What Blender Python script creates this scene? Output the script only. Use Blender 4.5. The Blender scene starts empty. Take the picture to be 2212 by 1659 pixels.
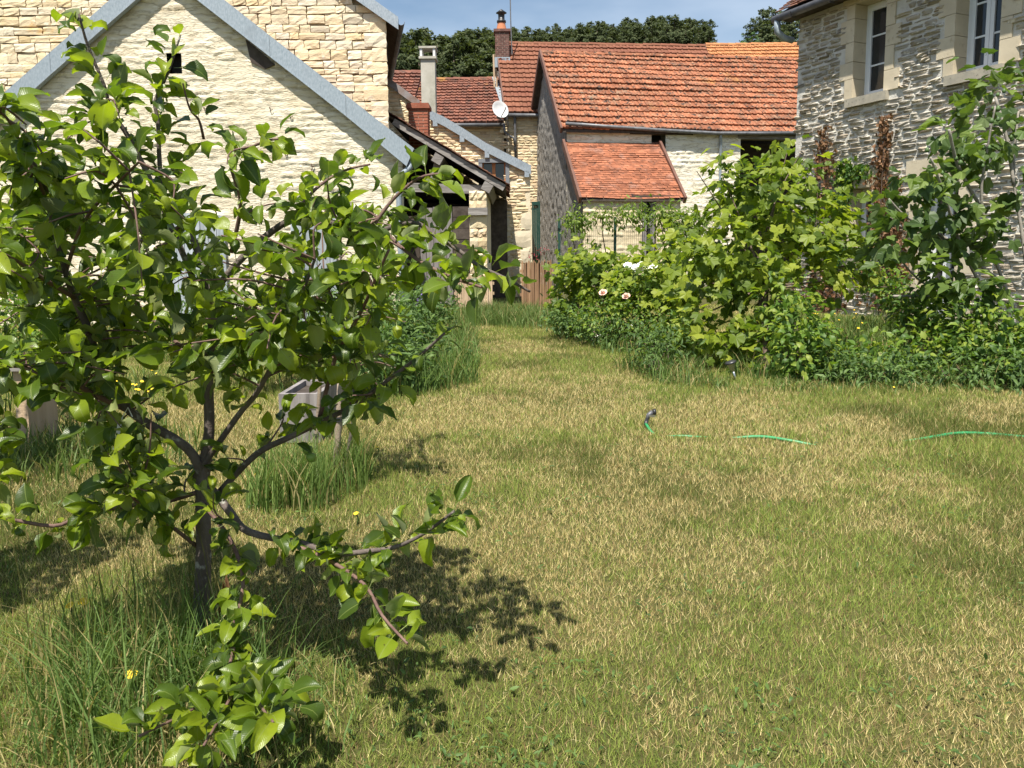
import bpy, math, random
import numpy as np
from mathutils import Matrix, Vector

rng = np.random.default_rng(11)
random.seed(11)
S = bpy.context.scene
COL = S.collection
rad = math.radians

# ------------------------------------------------------------------ camera
W, H, F = 2212.0, 1659.0, 1662.0          # pixel frame used for measuring
PITCH, ROLL, EYE, PPY = rad(6.5), rad(-0.5), 1.1, 743.1
MCAM = (Matrix.Rotation(math.pi / 2 - PITCH, 3, 'X') @ Matrix.Rotation(ROLL, 3, 'Z'))
cam_d = bpy.data.cameras.new('camera')
cam_d.sensor_width = 36.0
cam_d.lens = F / W * 36.0
cam_d.shift_y = -(H / 2 - PPY) / W
cam_d.clip_start = 0.05
cam_d.clip_end = 3000
cam = bpy.data.objects.new('camera', cam_d)
COL.objects.link(cam)
cam.matrix_world = Matrix.Translation((0, 0, EYE)) @ MCAM.to_4x4()
S.camera = cam

# ------------------------------------------------------------------ sky, sun, exposure
SUN_EL, SUN_A = rad(64), rad(75)           # a: how far behind the camera from the left
SUN = Vector((-math.cos(SUN_EL) * math.cos(SUN_A), -math.cos(SUN_EL) * math.sin(SUN_A), math.sin(SUN_EL)))
w = bpy.data.worlds.new('World')
S.world = w
w.use_nodes = True
nt = w.node_tree
nt.nodes.clear()
wo = nt.nodes.new('ShaderNodeOutputWorld')
bg = nt.nodes.new('ShaderNodeBackground')
sky = nt.nodes.new('ShaderNodeTexSky')
sky.sky_type = 'NISHITA'
sky.sun_disc = False
sky.sun_elevation = SUN_EL
sky.sun_rotation = math.atan2(SUN.x, SUN.y)
sky.air_density = 1.3
sky.dust_density = 0.3
sky.ozone_density = 2.5
tc = nt.nodes.new('ShaderNodeTexCoord')
mp = nt.nodes.new('ShaderNodeMapping')
mp.inputs['Scale'].default_value = (1.0, 1.0, 3.2)
ns = nt.nodes.new('ShaderNodeTexNoise')
ns.inputs['Scale'].default_value = 2.6
ns.inputs['Detail'].default_value = 5
ns.inputs['Roughness'].default_value = 0.5
rp = nt.nodes.new('ShaderNodeValToRGB')
rp.color_ramp.elements[0].position = 0.36
rp.color_ramp.elements[0].color = (0, 0, 0, 1)
rp.color_ramp.elements[1].position = 0.80
rp.color_ramp.elements[1].color = (0.6, 0.6, 0.6, 1)
mx = nt.nodes.new('ShaderNodeMixRGB')
mx.inputs['Color2'].default_value = (8.5, 9.3, 10.4, 1)
nt.links.new(tc.outputs['Generated'], mp.inputs['Vector'])
nt.links.new(mp.outputs[0], ns.inputs['Vector'])
nt.links.new(ns.outputs['Fac'], rp.inputs['Fac'])
nt.links.new(rp.outputs['Color'], mx.inputs['Fac'])
nt.links.new(sky.outputs[0], mx.inputs['Color1'])
nt.links.new(mx.outputs[0], bg.inputs['Color'])
bg.inputs['Strength'].default_value = 0.068
nt.links.new(bg.outputs[0], wo.inputs[0])
sl = bpy.data.lights.new('sun', 'SUN')
sl.energy = 5.0
sl.angle = rad(0.53)
sl.color = (1.0, 0.945, 0.85)
so = bpy.data.objects.new('sun', sl)
COL.objects.link(so)
so.rotation_euler = SUN.to_track_quat('Z', 'Y').to_euler()
so.location = SUN * 60
S.view_settings.view_transform = 'Standard'
S.view_settings.look = 'None'
S.view_settings.gamma = 1.0
S.view_settings.exposure = 0.88
S.render.engine = 'CYCLES'

# ------------------------------------------------------------------ pixels to places
def ray(u, v):
    return MCAM @ Vector(((u - W / 2) / F, -(v - PPY) / F, -1.0))
def P(u, v, Y):
    d = ray(u, v); k = Y / d.y
    return Vector((d.x * k, Y, EYE + d.z * k))
def G(u, v, z=0.0):
    d = ray(u, v); k = (z - EYE) / d.z
    return Vector((d.x * k, d.y * k, z))
def PL(u, v, o, n):
    d = ray(u, v); e = Vector((0, 0, EYE))
    k = (Vector(o) - e).dot(n) / d.dot(n)
    return e + d * k
UP = Vector((0, 0, 1))

# ------------------------------------------------------------------ noise in numpy
_perm = np.random.default_rng(3).random((256, 256))
def vnoise(x, y):
    x = np.asarray(x, float); y = np.asarray(y, float)
    xi = np.floor(x).astype(int); yi = np.floor(y).astype(int)
    fx = x - xi; fy = y - yi
    fx = fx * fx * (3 - 2 * fx); fy = fy * fy * (3 - 2 * fy)
    a = _perm[xi % 256, yi % 256]; b = _perm[(xi + 1) % 256, yi % 256]
    c = _perm[xi % 256, (yi + 1) % 256]; d = _perm[(xi + 1) % 256, (yi + 1) % 256]
    return (a * (1 - fx) + b * fx) * (1 - fy) + (c * (1 - fx) + d * fx) * fy
def fbm(x, y, o=4):
    s = 0; a = 0.5; t = 0
    for k in range(o):
        s = s + a * vnoise(x * 2 ** k + 17 * k, y * 2 ** k + 31 * k); t += a; a *= 0.5
    return s / t
def hsh(i, j):
    return _perm[np.asarray(i).astype(int) % 256, np.asarray(j).astype(int) % 256]

# ------------------------------------------------------------------ materials
class Mat:
    def __init__(s, name):
        s.m = bpy.data.materials.new(name); s.m.use_nodes = True
        s.t = s.m.node_tree; s.t.nodes.clear()
        s.out = s.new('ShaderNodeOutputMaterial')
        s.pos = s.new('ShaderNodeNewGeometry').outputs['Position']
    def new(s, k):
        return s.t.nodes.new(k)
    def link(s, a, b):
        s.t.links.new(a, b)
    def val(s, sock, v):
        if hasattr(v, 'node'): s.link(v, sock)
        else: sock.default_value = v
    def noise(s, scale, detail=5, stretch=(1, 1, 1), rough=0.55, vec=None):
        mp = s.new('ShaderNodeMapping'); mp.inputs['Scale'].default_value = stretch
        s.link(vec or s.pos, mp.inputs['Vector'])
        n = s.new('ShaderNodeTexNoise'); n.inputs['Scale'].default_value = scale
        n.inputs['Detail'].default_value = detail; n.inputs['Roughness'].default_value = rough
        s.link(mp.outputs[0], n.inputs['Vector'])
        return n.outputs['Fac']
    def ramp(s, fac, stops):
        r = s.new('ShaderNodeValToRGB'); e = r.color_ramp.elements
        while len(e) > 1: e.remove(e[-1])
        e[0].position = stops[0][0]; e[0].color = (*stops[0][1], 1)
        for p, c in stops[1:]:
            k = e.new(p); k.color = (*c, 1)
        s.link(fac, r.inputs['Fac'])
        return r.outputs['Color']
    def mix(s, fac, a, b, mode='MIX'):
        m = s.new('ShaderNodeMixRGB'); m.blend_type = mode
        s.val(m.inputs['Fac'], fac)
        s.val(m.inputs['Color1'], a if hasattr(a, 'node') else (*a, 1))
        s.val(m.inputs['Color2'], b if hasattr(b, 'node') else (*b, 1))
        return m.outputs[0]
    def math(s, op, a, b=0.0):
        m = s.new('ShaderNodeMath'); m.operation = op
        s.val(m.inputs[0], a); s.val(m.inputs[1], b)
        return m.outputs[0]
    def rnd(s):
        o = s.new('ShaderNodeObjectInfo').outputs['Random']
        a = s.new('ShaderNodeAttribute'); a.attribute_name = 'rnd'
        return s.math('FRACT', s.math('ADD', o, a.outputs['Fac']))
    def bump(s, h, dist=0.01, strength=1.0, normal=None):
        b = s.new('ShaderNodeBump'); b.inputs['Distance'].default_value = dist
        b.inputs['Strength'].default_value = strength
        s.link(h, b.inputs['Height'])
        if normal: s.link(normal, b.inputs['Normal'])
        return b.outputs[0]
    def finish(s, col, rough=0.8, bump=None, metal=0.0, spec=0.3, trans=None, tcol=None, coat=0):
        p = s.new('ShaderNodeBsdfPrincipled')
        s.val(p.inputs['Base Color'], col if hasattr(col, 'node') else (*col, 1))
        s.val(p.inputs['Roughness'], rough)
        p.inputs['Metallic'].default_value = metal
        p.inputs['Specular IOR Level'].default_value = spec
        if bump: s.link(bump, p.inputs['Normal'])
        o = p.outputs[0]
        if trans:
            tb = s.new('ShaderNodeBsdfTranslucent')
            tcol = tcol or col
            s.val(tb.inputs['Color'], tcol if hasattr(tcol, 'node') else (*tcol, 1))
            m = s.new('ShaderNodeMixShader'); m.inputs[0].default_value = trans
            s.link(o, m.inputs[1]); s.link(tb.outputs[0], m.inputs[2]); o = m.outputs[0]
        s.link(o, s.out.inputs[0])
        return s.m

def simple(name, c1, c2, scale=4, rough=0.85, bscale=60, bdist=0.004, rv=0.0, stretch=(1, 1, 1), spot=None, metal=0, spec=0.3, bst=(1, 1, 1), pal=None, crack_shade=None):
    k = Mat(name)
    col = k.ramp(k.noise(scale, 6, stretch), [(0.3, c1), (0.7, c2)])
    if pal:
        f2 = k.math('FRACT', k.math('MULTIPLY', k.rnd(), 7.31))
        col = k.mix(0.62, col, k.ramp(f2, [(i / len(pal) + 0.01, c) for i, c in enumerate(pal)]))
    if rv:
        f = k.math('ADD', k.math('MULTIPLY', k.rnd(), rv), 1 - rv * 0.55)
        cv = k.new('ShaderNodeCombineXYZ')
        for i in range(3): k.link(f, cv.inputs[i])
        col = k.mix(1.0, col, cv.outputs[0], 'MULTIPLY')
    for sp in (spot or []):
        # sp = colour, scale, low, high, stretch
        f = k.ramp(k.noise(sp[1], 5, sp[4] if len(sp) > 4 else (1, 1, 1)), [(sp[2], (0, 0, 0)), (sp[3], (sp[5] if len(sp) > 5 else 1.0,) * 3)])
        col = k.mix(f, col, sp[0])
    b = k.bump(k.noise(bscale, 4, bst), bdist) if bdist else None
    if crack_shade:
        cn = k.noise(crack_shade[1], 6, crack_shade[2], 0.6)
        ln_ = k.math('ABSOLUTE', k.math('SUBTRACT', cn, 0.5))
        f = k.ramp(ln_, [(0.0, (crack_shade[3],) * 3), (crack_shade[4], (0, 0, 0))])
        col = k.mix(f, col, crack_shade[0])  # shadow under the crack lips painted into the colour as dark lines
        b = k.bump(k.ramp(ln_, [(0.0, (0, 0, 0)), (crack_shade[4] * 1.6, (1, 1, 1))]), 0.012, 0.7, b)
    return k.finish(col, rough, b, metal, spec)

def leafmat(name, cols, under, rough=0.42, trans=0.4, spec=0.5, spots=None, vein=False):
    k = Mat(name)
    n = len(cols)
    r = k.rnd()
    col = k.ramp(r, [((i + 0.5) / n, c) for i, c in enumerate(cols)])
    mott = k.noise(35, 3)
    col = k.mix(k.math('MULTIPLY', mott, 0.35), col, tuple(x * 0.55 for x in cols[0]))
    if spots:
        f = k.ramp(k.noise(70, 2), [(0.68, (0, 0, 0)), (0.72, (1, 1, 1))])
        col = k.mix(f, col, spots)
    vh = None
    if vein:
        at = k.new('ShaderNodeAttribute'); at.attribute_name = 'lc'
        sp = k.new('ShaderNodeSeparateXYZ'); k.link(at.outputs['Vector'], sp.inputs[0])
        ax_ = k.math('ABSOLUTE', sp.outputs[0])
        ph = k.math('MULTIPLY', k.math('SUBTRACT', sp.outputs[1], k.math('MULTIPLY', ax_, 0.9)), 46.0)
        vh = k.math('ABSOLUTE', k.math('SINE', ph))                 # pillow between side veins
        side = k.math('LESS_THAN', vh, 0.16)
        mid = k.math('LESS_THAN', ax_, 0.014)
        vf = k.math('MAXIMUM', k.math('MULTIPLY', side, 0.09), k.math('MULTIPLY', mid, 0.5))
        col = k.mix(vf, col, (0.26, 0.31, 0.09))
    tcol = k.mix(1.0, col, (1.5, 1.6, 0.55), 'MULTIPLY')
    back = k.new('ShaderNodeNewGeometry').outputs['Backfacing']
    col2 = k.mix(back, col, k.mix(0.65, col, under))
    rg = k.math('ADD', k.math('MULTIPLY', back, 0.25), rough)
    b = k.bump(k.noise(110, 2), 0.0006)
    if vh is not None: b = k.bump(k.math('ADD', k.math('MULTIPLY', k.math('POWER', vh, 0.5), 0.5), k.math('MULTIPLY', k.noise(60, 3), 2.5)), 0.0007, 0.6)
    return k.finish(col2, rg, b, 0, spec, trans, tcol)

M = {}
M['render'] = simple('cream_render', (0.64, 0.555, 0.40), (0.76, 0.69, 0.545), 1.8, 0.9, 30, 0.016, bst=(0.45, 1, 1.7),
                     spot=[((0.58, 0.43, 0.23), 2.6, 0.60, 0.80, (0.7, 1, 2.5), 0.8), ((0.84, 0.78, 0.64), 6, 0.6, 0.75, (0.5, 1, 1.6))],
                     crack_shade=((0.42, 0.32, 0.18), 3.4, (0.55, 1, 2.6), 0.5, 0.022))
M['white_render'] = simple('whitewashed_render', (0.72, 0.65, 0.49), (0.84, 0.79, 0.67), 2.5, 0.9, 40, 0.010, bst=(0.6, 1, 1.5),
                           spot=[((0.55, 0.42, 0.24), 3.0, 0.64, 0.80, (0.6, 1, 2.5))], crack_shade=((0.42, 0.33, 0.20), 3.0, (0.55, 1, 2.4), 0.7, 0.022))
M['stone_b'] = simple('limestone', (0.62, 0.52, 0.33), (0.76, 0.67, 0.49), 3.5, 0.9, 30, 0.009, rv=0.24, pal=[(0.62, 0.50, 0.30), (0.70, 0.61, 0.43), (0.57, 0.43, 0.235), (0.72, 0.66, 0.52), (0.60, 0.52, 0.39), (0.64, 0.47, 0.23), (0.52, 0.45, 0.34)],
                      spot=[((0.62, 0.36, 0.10), 1.3, 0.70, 0.80), ((0.78, 0.72, 0.58), 5, 0.60, 0.74), ((0.30, 0.24, 0.16), 11, 0.66, 0.78)])
M['mortar_b'] = simple('dark_joint_mortar', (0.20, 0.16, 0.10), (0.36, 0.29, 0.19), 8, 0.95, 60, 0.008)  # dark mortar colour of the block joints
M['stone_c'] = simple('old_limestone', (0.58, 0.46, 0.27), (0.74, 0.62, 0.41), 3.0, 0.9, 45, 0.010, rv=0.30, pal=[(0.66, 0.53, 0.32), (0.74, 0.64, 0.45), (0.60, 0.44, 0.25), (0.72, 0.60, 0.40), (0.58, 0.40, 0.26)],
                      spot=[((0.45, 0.25, 0.13), 2.2, 0.66, 0.8), ((0.74, 0.66, 0.48), 4, 0.55, 0.7)])
M['mortar_c'] = simple('old_mortar', (0.58, 0.49, 0.33), (0.74, 0.65, 0.48), 5, 0.95, 60, 0.008)
M['cut_stone'] = simple('dressed_stone', (0.50, 0.43, 0.31), (0.62, 0.54, 0.40), 3.0, 0.88, 90, 0.004, rv=0.16,
                        spot=[((0.40, 0.33, 0.22), 9, 0.6, 0.75)])
M['sill_stone'] = simple('weathered_sill_stone', (0.30, 0.28, 0.23), (0.42, 0.38, 0.30), 9, 0.9, 90, 0.004, spot=[((0.16, 0.15, 0.12), 26, 0.60, 0.70)])
M['stone_r'] = simple('rubble_stone', (0.24, 0.215, 0.175), (0.40, 0.36, 0.29), 9, 0.92, 42, 0.010, rv=0.35, pal=[(0.34, 0.31, 0.26), (0.42, 0.37, 0.28), (0.26, 0.24, 0.21), (0.46, 0.43, 0.37), (0.36, 0.29, 0.21)],
                      spot=[((0.62, 0.59, 0.52), 7.5, 0.55, 0.66), ((0.40, 0.32, 0.2), 3.2, 0.64, 0.74)])
M['mortar_r'] = simple('white_lime_mortar', (0.50, 0.475, 0.42), (0.64, 0.62, 0.56), 6, 0.95, 50, 0.014, spot=[((0.42, 0.39, 0.33), 9, 0.60, 0.75)])
M['zinc'] = simple('zinc_sheet', (0.22, 0.265, 0.30), (0.36, 0.405, 0.445), 40, 0.5, 130, 0.0008, metal=0.25, spec=0.5, stretch=(1, 1, 0.45), spot=[((0.22, 0.25, 0.28), 3, 0.6, 0.8)])
M['zinc_rust'] = simple('rusty_zinc', (0.30, 0.30, 0.31), (0.20, 0.11, 0.07), 4, 0.6, 100, 0.002, metal=0.3)
M['zinc_dark'] = simple('dull_grey_gutter', (0.10, 0.10, 0.105), (0.19, 0.19, 0.195), 8, 0.5, 100, 0.001, metal=0.4, spec=0.4)
M['brown_metal'] = simple('brown_verge_board', (0.10, 0.05, 0.035), (0.17, 0.085, 0.06), 3, 0.65, 80, 0.002)
def tilem(name, c1, c2, spots, rv=0.3):
    return simple(name, c1, c2, 3.0, 0.82, 70, 0.004, rv=rv, spot=spots)
M['tile_f'] = tilem('orange_clay_tile', (0.235, 0.080, 0.038), (0.32, 0.125, 0.064), [((0.48, 0.27, 0.16), 8, 0.54, 0.70, (1, 1, 1), 0.75), ((0.50, 0.27, 0.05), 0.5, 0.60, 0.74, (1, 1, 1), 0.6), ((0.045, 0.034, 0.028), 6.5, 0.56, 0.63), ((0.12, 0.085, 0.06), 1.4, 0.52, 0.72, (1, 1, 1), 0.6), ((0.30, 0.25, 0.17), 2.6, 0.60, 0.74, (1, 1, 1), 0.5)], 0.5)
M['tile_e'] = tilem('dark_red_tile', (0.16, 0.062, 0.034), (0.22, 0.088, 0.050), [((0.17, 0.06, 0.035), 0.8, 0.5, 0.7), ((0.20, 0.12, 0.06), 1.2, 0.62, 0.8)], 0.22)
M['tile_d'] = tilem('weathered_red_tile', (0.155, 0.060, 0.040), (0.24, 0.098, 0.062), [((0.10, 0.055, 0.042), 3.2, 0.50, 0.66), ((0.42, 0.22, 0.05), 1.1, 0.64, 0.76)], 0.45)
M['tile_g'] = tilem('flat_red_tile', (0.25, 0.088, 0.044), (0.34, 0.132, 0.070), [((0.36, 0.21, 0.16), 1.6, 0.54, 0.72), ((0.08, 0.045, 0.035), 7, 0.60, 0.70), ((0.16, 0.07, 0.05), 1.2, 0.55, 0.7, (1, 1, 1), 0.5)], 0.6)
M['tile_h'] = tilem('bright_orange_tile', (0.36, 0.145, 0.055), (0.44, 0.20, 0.085), [((0.50, 0.27, 0.14), 6, 0.60, 0.7), ((0.05, 0.04, 0.03), 4, 0.66, 0.72)], 0.3)
M['tile_s'] = tilem('brown_flat_tile', (0.16, 0.075, 0.05), (0.27, 0.13, 0.085), [((0.06, 0.045, 0.04), 5, 0.5, 0.65)], 0.5)
M['roughcast'] = simple('grey_roughcast', (0.17, 0.16, 0.145), (0.29, 0.27, 0.24), 6, 0.95, 60, 0.02, stretch=(1, 1, 0.6), spot=[((0.33, 0.30, 0.25), 14, 0.60, 0.70, (1, 1, 0.5)), ((0.34, 0.24, 0.12), 1.1, 0.66, 0.8)])
M['brick'] = simple('red_brick', (0.30, 0.095, 0.055), (0.40, 0.15, 0.095), 4, 0.9, 70, 0.006, rv=0.5, spot=[((0.40, 0.28, 0.2), 7, 0.6, 0.75)])
M['dark_brick'] = simple('sooty_brick', (0.10, 0.055, 0.045), (0.17, 0.085, 0.07), 4, 0.9, 70, 0.006, rv=0.5, spot=[((0.30, 0.24, 0.2), 6, 0.62, 0.75)])
M['joint'] = simple('brick_joint', (0.46, 0.40, 0.32), (0.56, 0.50, 0.41), 8, 0.95, 60, 0.004)
M['concrete'] = simple('weathered_concrete', (0.36, 0.34, 0.28), (0.50, 0.475, 0.41), 3, 0.92, 60, 0.006, spot=[((0.22, 0.22, 0.16), 2.2, 0.55, 0.75, (1, 1, 0.6))])
M['grey_wood'] = simple('weathered_grey_wood', (0.14, 0.125, 0.12), (0.30, 0.275, 0.265), 14, 0.85, 90, 0.004, rv=0.35, stretch=(1.6, 1.6, 0.14), bst=(1, 1, 0.1))
M['grey_beam'] = simple('weathered_beam', (0.14, 0.125, 0.115), (0.32, 0.30, 0.28), 12, 0.85, 80, 0.005, rv=0.2, stretch=(0.2, 1.6, 1.6), bst=(0.1, 1, 1))
M['pale_wood'] = simple('silvered_plank', (0.26, 0.29, 0.32), (0.42, 0.45, 0.48), 16, 0.8, 90, 0.004, rv=0.3, stretch=(1.6, 1.6, 0.12), bst=(1, 1, 0.1))
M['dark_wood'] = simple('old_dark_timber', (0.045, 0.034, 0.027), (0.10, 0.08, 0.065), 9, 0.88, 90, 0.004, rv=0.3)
M['picket'] = simple('brown_picket_wood', (0.21, 0.115, 0.06), (0.33, 0.20, 0.115), 12, 0.85, 90, 0.003, rv=0.5, stretch=(1.5, 1.5, 0.15))
M['picket_pale'] = simple('pale_picket_wood', (0.42, 0.30, 0.19), (0.55, 0.41, 0.28), 12, 0.85, 90, 0.003, rv=0.35, stretch=(1.5, 1.5, 0.15))
M['window_wood'] = simple('varnished_window_wood', (0.33, 0.14, 0.05), (0.43, 0.20, 0.08), 10, 0.5, 90, 0.001)
M['grey_paint'] = simple('grey_painted_frame', (0.15, 0.165, 0.18), (0.19, 0.205, 0.22), 6, 0.6, 90, 0.001)
M['green_paint'] = simple('dark_green_paint', (0.018, 0.055, 0.045), (0.03, 0.075, 0.062), 5, 0.5, 90, 0.001)
M['white_frame'] = simple('white_window_frame', (0.70, 0.73, 0.77), (0.76, 0.78, 0.81), 4, 0.35, 90, 0.0, spec=0.5)
M['white'] = simple('white_enamel', (0.60, 0.60, 0.59), (0.68, 0.68, 0.67), 5, 0.4, 90, 0.0)
M['black'] = simple('black_plastic', (0.02, 0.02, 0.021), (0.035, 0.035, 0.036), 8, 0.4, 90, 0.0, spec=0.5)
M['steel'] = simple('brushed_steel', (0.42, 0.42, 0.42), (0.55, 0.55, 0.55), 12, 0.25, 90, 0.0, metal=0.9)
M['terracotta'] = simple('terracotta_pot', (0.45, 0.17, 0.08), (0.52, 0.22, 0.12), 5, 0.8, 80, 0.002)
M['interior'] = simple('dark_room', (0.03, 0.027, 0.024), (0.05, 0.045, 0.04), 3, 0.95, 60, 0.0)
M['rust'] = simple('rusty_iron', (0.06, 0.035, 0.025), (0.12, 0.06, 0.04), 20, 0.85, 90, 0.001)
M['hose'] = simple('green_hose', (0.025, 0.22, 0.075), (0.035, 0.28, 0.10), 9, 0.4, 90, 0.0, spec=0.5)
M['wire'] = simple('green_wire', (0.10, 0.13, 0.11), (0.14, 0.17, 0.14), 9, 0.5, 90, 0.0)
M['bark'] = simple('apple_bark', (0.075, 0.058, 0.05), (0.16, 0.13, 0.115), 18, 0.85, 110, 0.004, stretch=(1, 1, 0.35), spot=[((0.30, 0.29, 0.25), 30, 0.60, 0.68)])
M['twig'] = simple('red_brown_twig', (0.10, 0.055, 0.048), (0.19, 0.12, 0.095), 30, 0.7, 120, 0.001)
M['vine_wood'] = simple('vine_wood', (0.085, 0.06, 0.045), (0.18, 0.13, 0.10), 20, 0.9, 90, 0.004)
M['fig_wood'] = simple('fig_bark', (0.20, 0.18, 0.15), (0.33, 0.30, 0.26), 14, 0.8, 90, 0.003)
M['pine_bark'] = simple('pine_bark', (0.07, 0.05, 0.04), (0.16, 0.12, 0.095), 4, 0.95, 20, 0.02)
M['stake'] = simple('round_wooden_stake', (0.22, 0.17, 0.125), (0.36, 0.29, 0.22), 14, 0.85, 90, 0.003, stretch=(1, 1, 0.2))
M['glass'] = Mat('window_glass').finish((0.022, 0.025, 0.028), 0.06, None, 0, 0.6)
M['apple_leaf'] = leafmat('apple_leaf', [(0.055, 0.095, 0.012), (0.10, 0.165, 0.014), (0.19, 0.27, 0.016), (0.28, 0.345, 0.018)], (0.32, 0.35, 0.18), 0.36, 0.44, 0.45, spots=(0.09, 0.085, 0.02), vein=True)
M['vine_leaf'] = leafmat('vine_leaf', [(0.085, 0.135, 0.016), (0.15, 0.215, 0.020), (0.235, 0.30, 0.026), (0.32, 0.365, 0.042)], (0.26, 0.34, 0.14), 0.5, 0.45, 0.35)
M['fig_leaf'] = leafmat('fig_leaf', [(0.055, 0.10, 0.022), (0.095, 0.155, 0.030), (0.165, 0.23, 0.045)], (0.20, 0.26, 0.12), 0.5, 0.34, 0.4)
M['shrub_leaf'] = leafmat('shrub_leaf', [(0.060, 0.12, 0.020), (0.10, 0.185, 0.026), (0.17, 0.265, 0.032), (0.27, 0.33, 0.045)], (0.17, 0.24, 0.10), 0.5, 0.38, 0.35)
M['weed_leaf'] = leafmat('weed_leaf', [(0.060, 0.11, 0.030), (0.095, 0.17, 0.040), (0.15, 0.23, 0.06)], (0.15, 0.21, 0.10), 0.55, 0.35, 0.3)
M['wist_leaf'] = leafmat('wisteria_leaf', [(0.10, 0.165, 0.026), (0.16, 0.24, 0.034), (0.23, 0.30, 0.045)], (0.18, 0.24, 0.1), 0.5, 0.40, 0.35)
M['creeper_leaf'] = leafmat('creeper_leaf', [(0.045, 0.11, 0.016), (0.08, 0.17, 0.02), (0.22, 0.30, 0.025)], (0.15, 0.22, 0.08), 0.45, 0.38, 0.4)
M['dry_leaf'] = leafmat('dry_creeper_leaf', [(0.12, 0.06, 0.03), (0.22, 0.115, 0.06), (0.31, 0.18, 0.10)], (0.25, 0.16, 0.1), 0.8, 0.2, 0.2)
M['pine'] = leafmat('pine_needles', [(0.055, 0.074, 0.036), (0.085, 0.105, 0.050), (0.125, 0.145, 0.072)], (0.09, 0.10, 0.06), 0.85, 0.25, 0.05)
M['broadleaf'] = leafmat('broadleaf_crown', [(0.035, 0.075, 0.02), (0.055, 0.105, 0.026), (0.08, 0.14, 0.035)], (0.08, 0.11, 0.05), 0.7, 0.2, 0.2)
M['fruit'] = simple('unripe_fruit', (0.10, 0.19, 0.03), (0.20, 0.30, 0.05), 30, 0.45, 90, 0.0, spec=0.4)
M['fig_fruit'] = simple('unripe_fig', (0.055, 0.10, 0.03), (0.09, 0.15, 0.045), 30, 0.5, 90, 0.0)
M['rose'] = simple('peach_pink_petal', (0.80, 0.42, 0.32), (0.83, 0.57, 0.46), 40, 0.7, 60, 0.0, rv=0.15)
M['white_petal'] = simple('white_petal', (0.78, 0.77, 0.66), (0.84, 0.83, 0.76), 20, 0.7, 60, 0.0)
M['yellow_petal'] = simple('yellow_petal', (0.72, 0.46, 0.02), (0.78, 0.56, 0.04), 20, 0.7, 60, 0.0)
M['red_petal'] = simple('crimson_petal', (0.36, 0.03, 0.055), (0.48, 0.08, 0.11), 20, 0.7, 60, 0.0)
M['pale_pink'] = simple('salmon_petal', (0.55, 0.20, 0.15), (0.62, 0.30, 0.22), 20, 0.7, 60, 0.0)
M['purple_petal'] = simple('violet_petal', (0.22, 0.15, 0.42), (0.3, 0.2, 0.5), 20, 0.7, 60, 0.0)

def blademat(name, trans=0.35, rough=0.55):
    k = Mat(name)
    a = k.new('ShaderNodeAttribute'); a.attribute_name = 'col'
    c = a.outputs['Color']
    return k.finish(c, rough, None, 0, 0.25, trans, k.mix(1.0, c, (1.25, 1.3, 0.6), 'MULTIPLY'))
M['blade'] = blademat('grass_blade')
M['straw'] = blademat('mown_grass_blade', 0.25, 0.7)

# ------------------------------------------------------------------ mesh building
def to_mesh(name, verts, faces, mat=None, smooth=False, rnd=None, cols=None):
    """faces: list of index lists, or an (n,k) array"""
    me = bpy.data.meshes.new(name)
    verts = np.asarray(verts, np.float32).reshape(-1, 3)
    if isinstance(faces, np.ndarray):
        n, k = faces.shape
        loops = faces.astype(np.int32).ravel()
        tot = np.full(n, k, np.int32)
    else:
        tot = np.array([len(f) for f in faces], np.int32)
        loops = np.array([i for f in faces for i in f], np.int32)
    me.vertices.add(len(verts)); me.vertices.foreach_set('co', verts.ravel())
    me.loops.add(len(loops)); me.loops.foreach_set('vertex_index', loops)
    me.polygons.add(len(tot))
    st = np.zeros(len(tot), np.int32); st[1:] = np.cumsum(tot)[:-1]
    me.polygons.foreach_set('loop_start', st)
    me.polygons.foreach_set('loop_total', tot)
    me.update(calc_edges=True)
    me.polygons.foreach_set('use_smooth', np.full(len(tot), bool(smooth)))
    if rnd is not None:
        a = me.attributes.new('rnd', 'FLOAT', 'POINT'); a.data.foreach_set('value', np.asarray(rnd, np.float32))
    if cols is not None:
        c4 = np.ones((len(verts), 4), np.float32); c4[:, :3] = cols
        a = me.attributes.new('col', 'FLOAT_COLOR', 'POINT'); a.data.foreach_set('color', c4.ravel())
    if mat: me.materials.append(mat)
    return me

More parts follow.
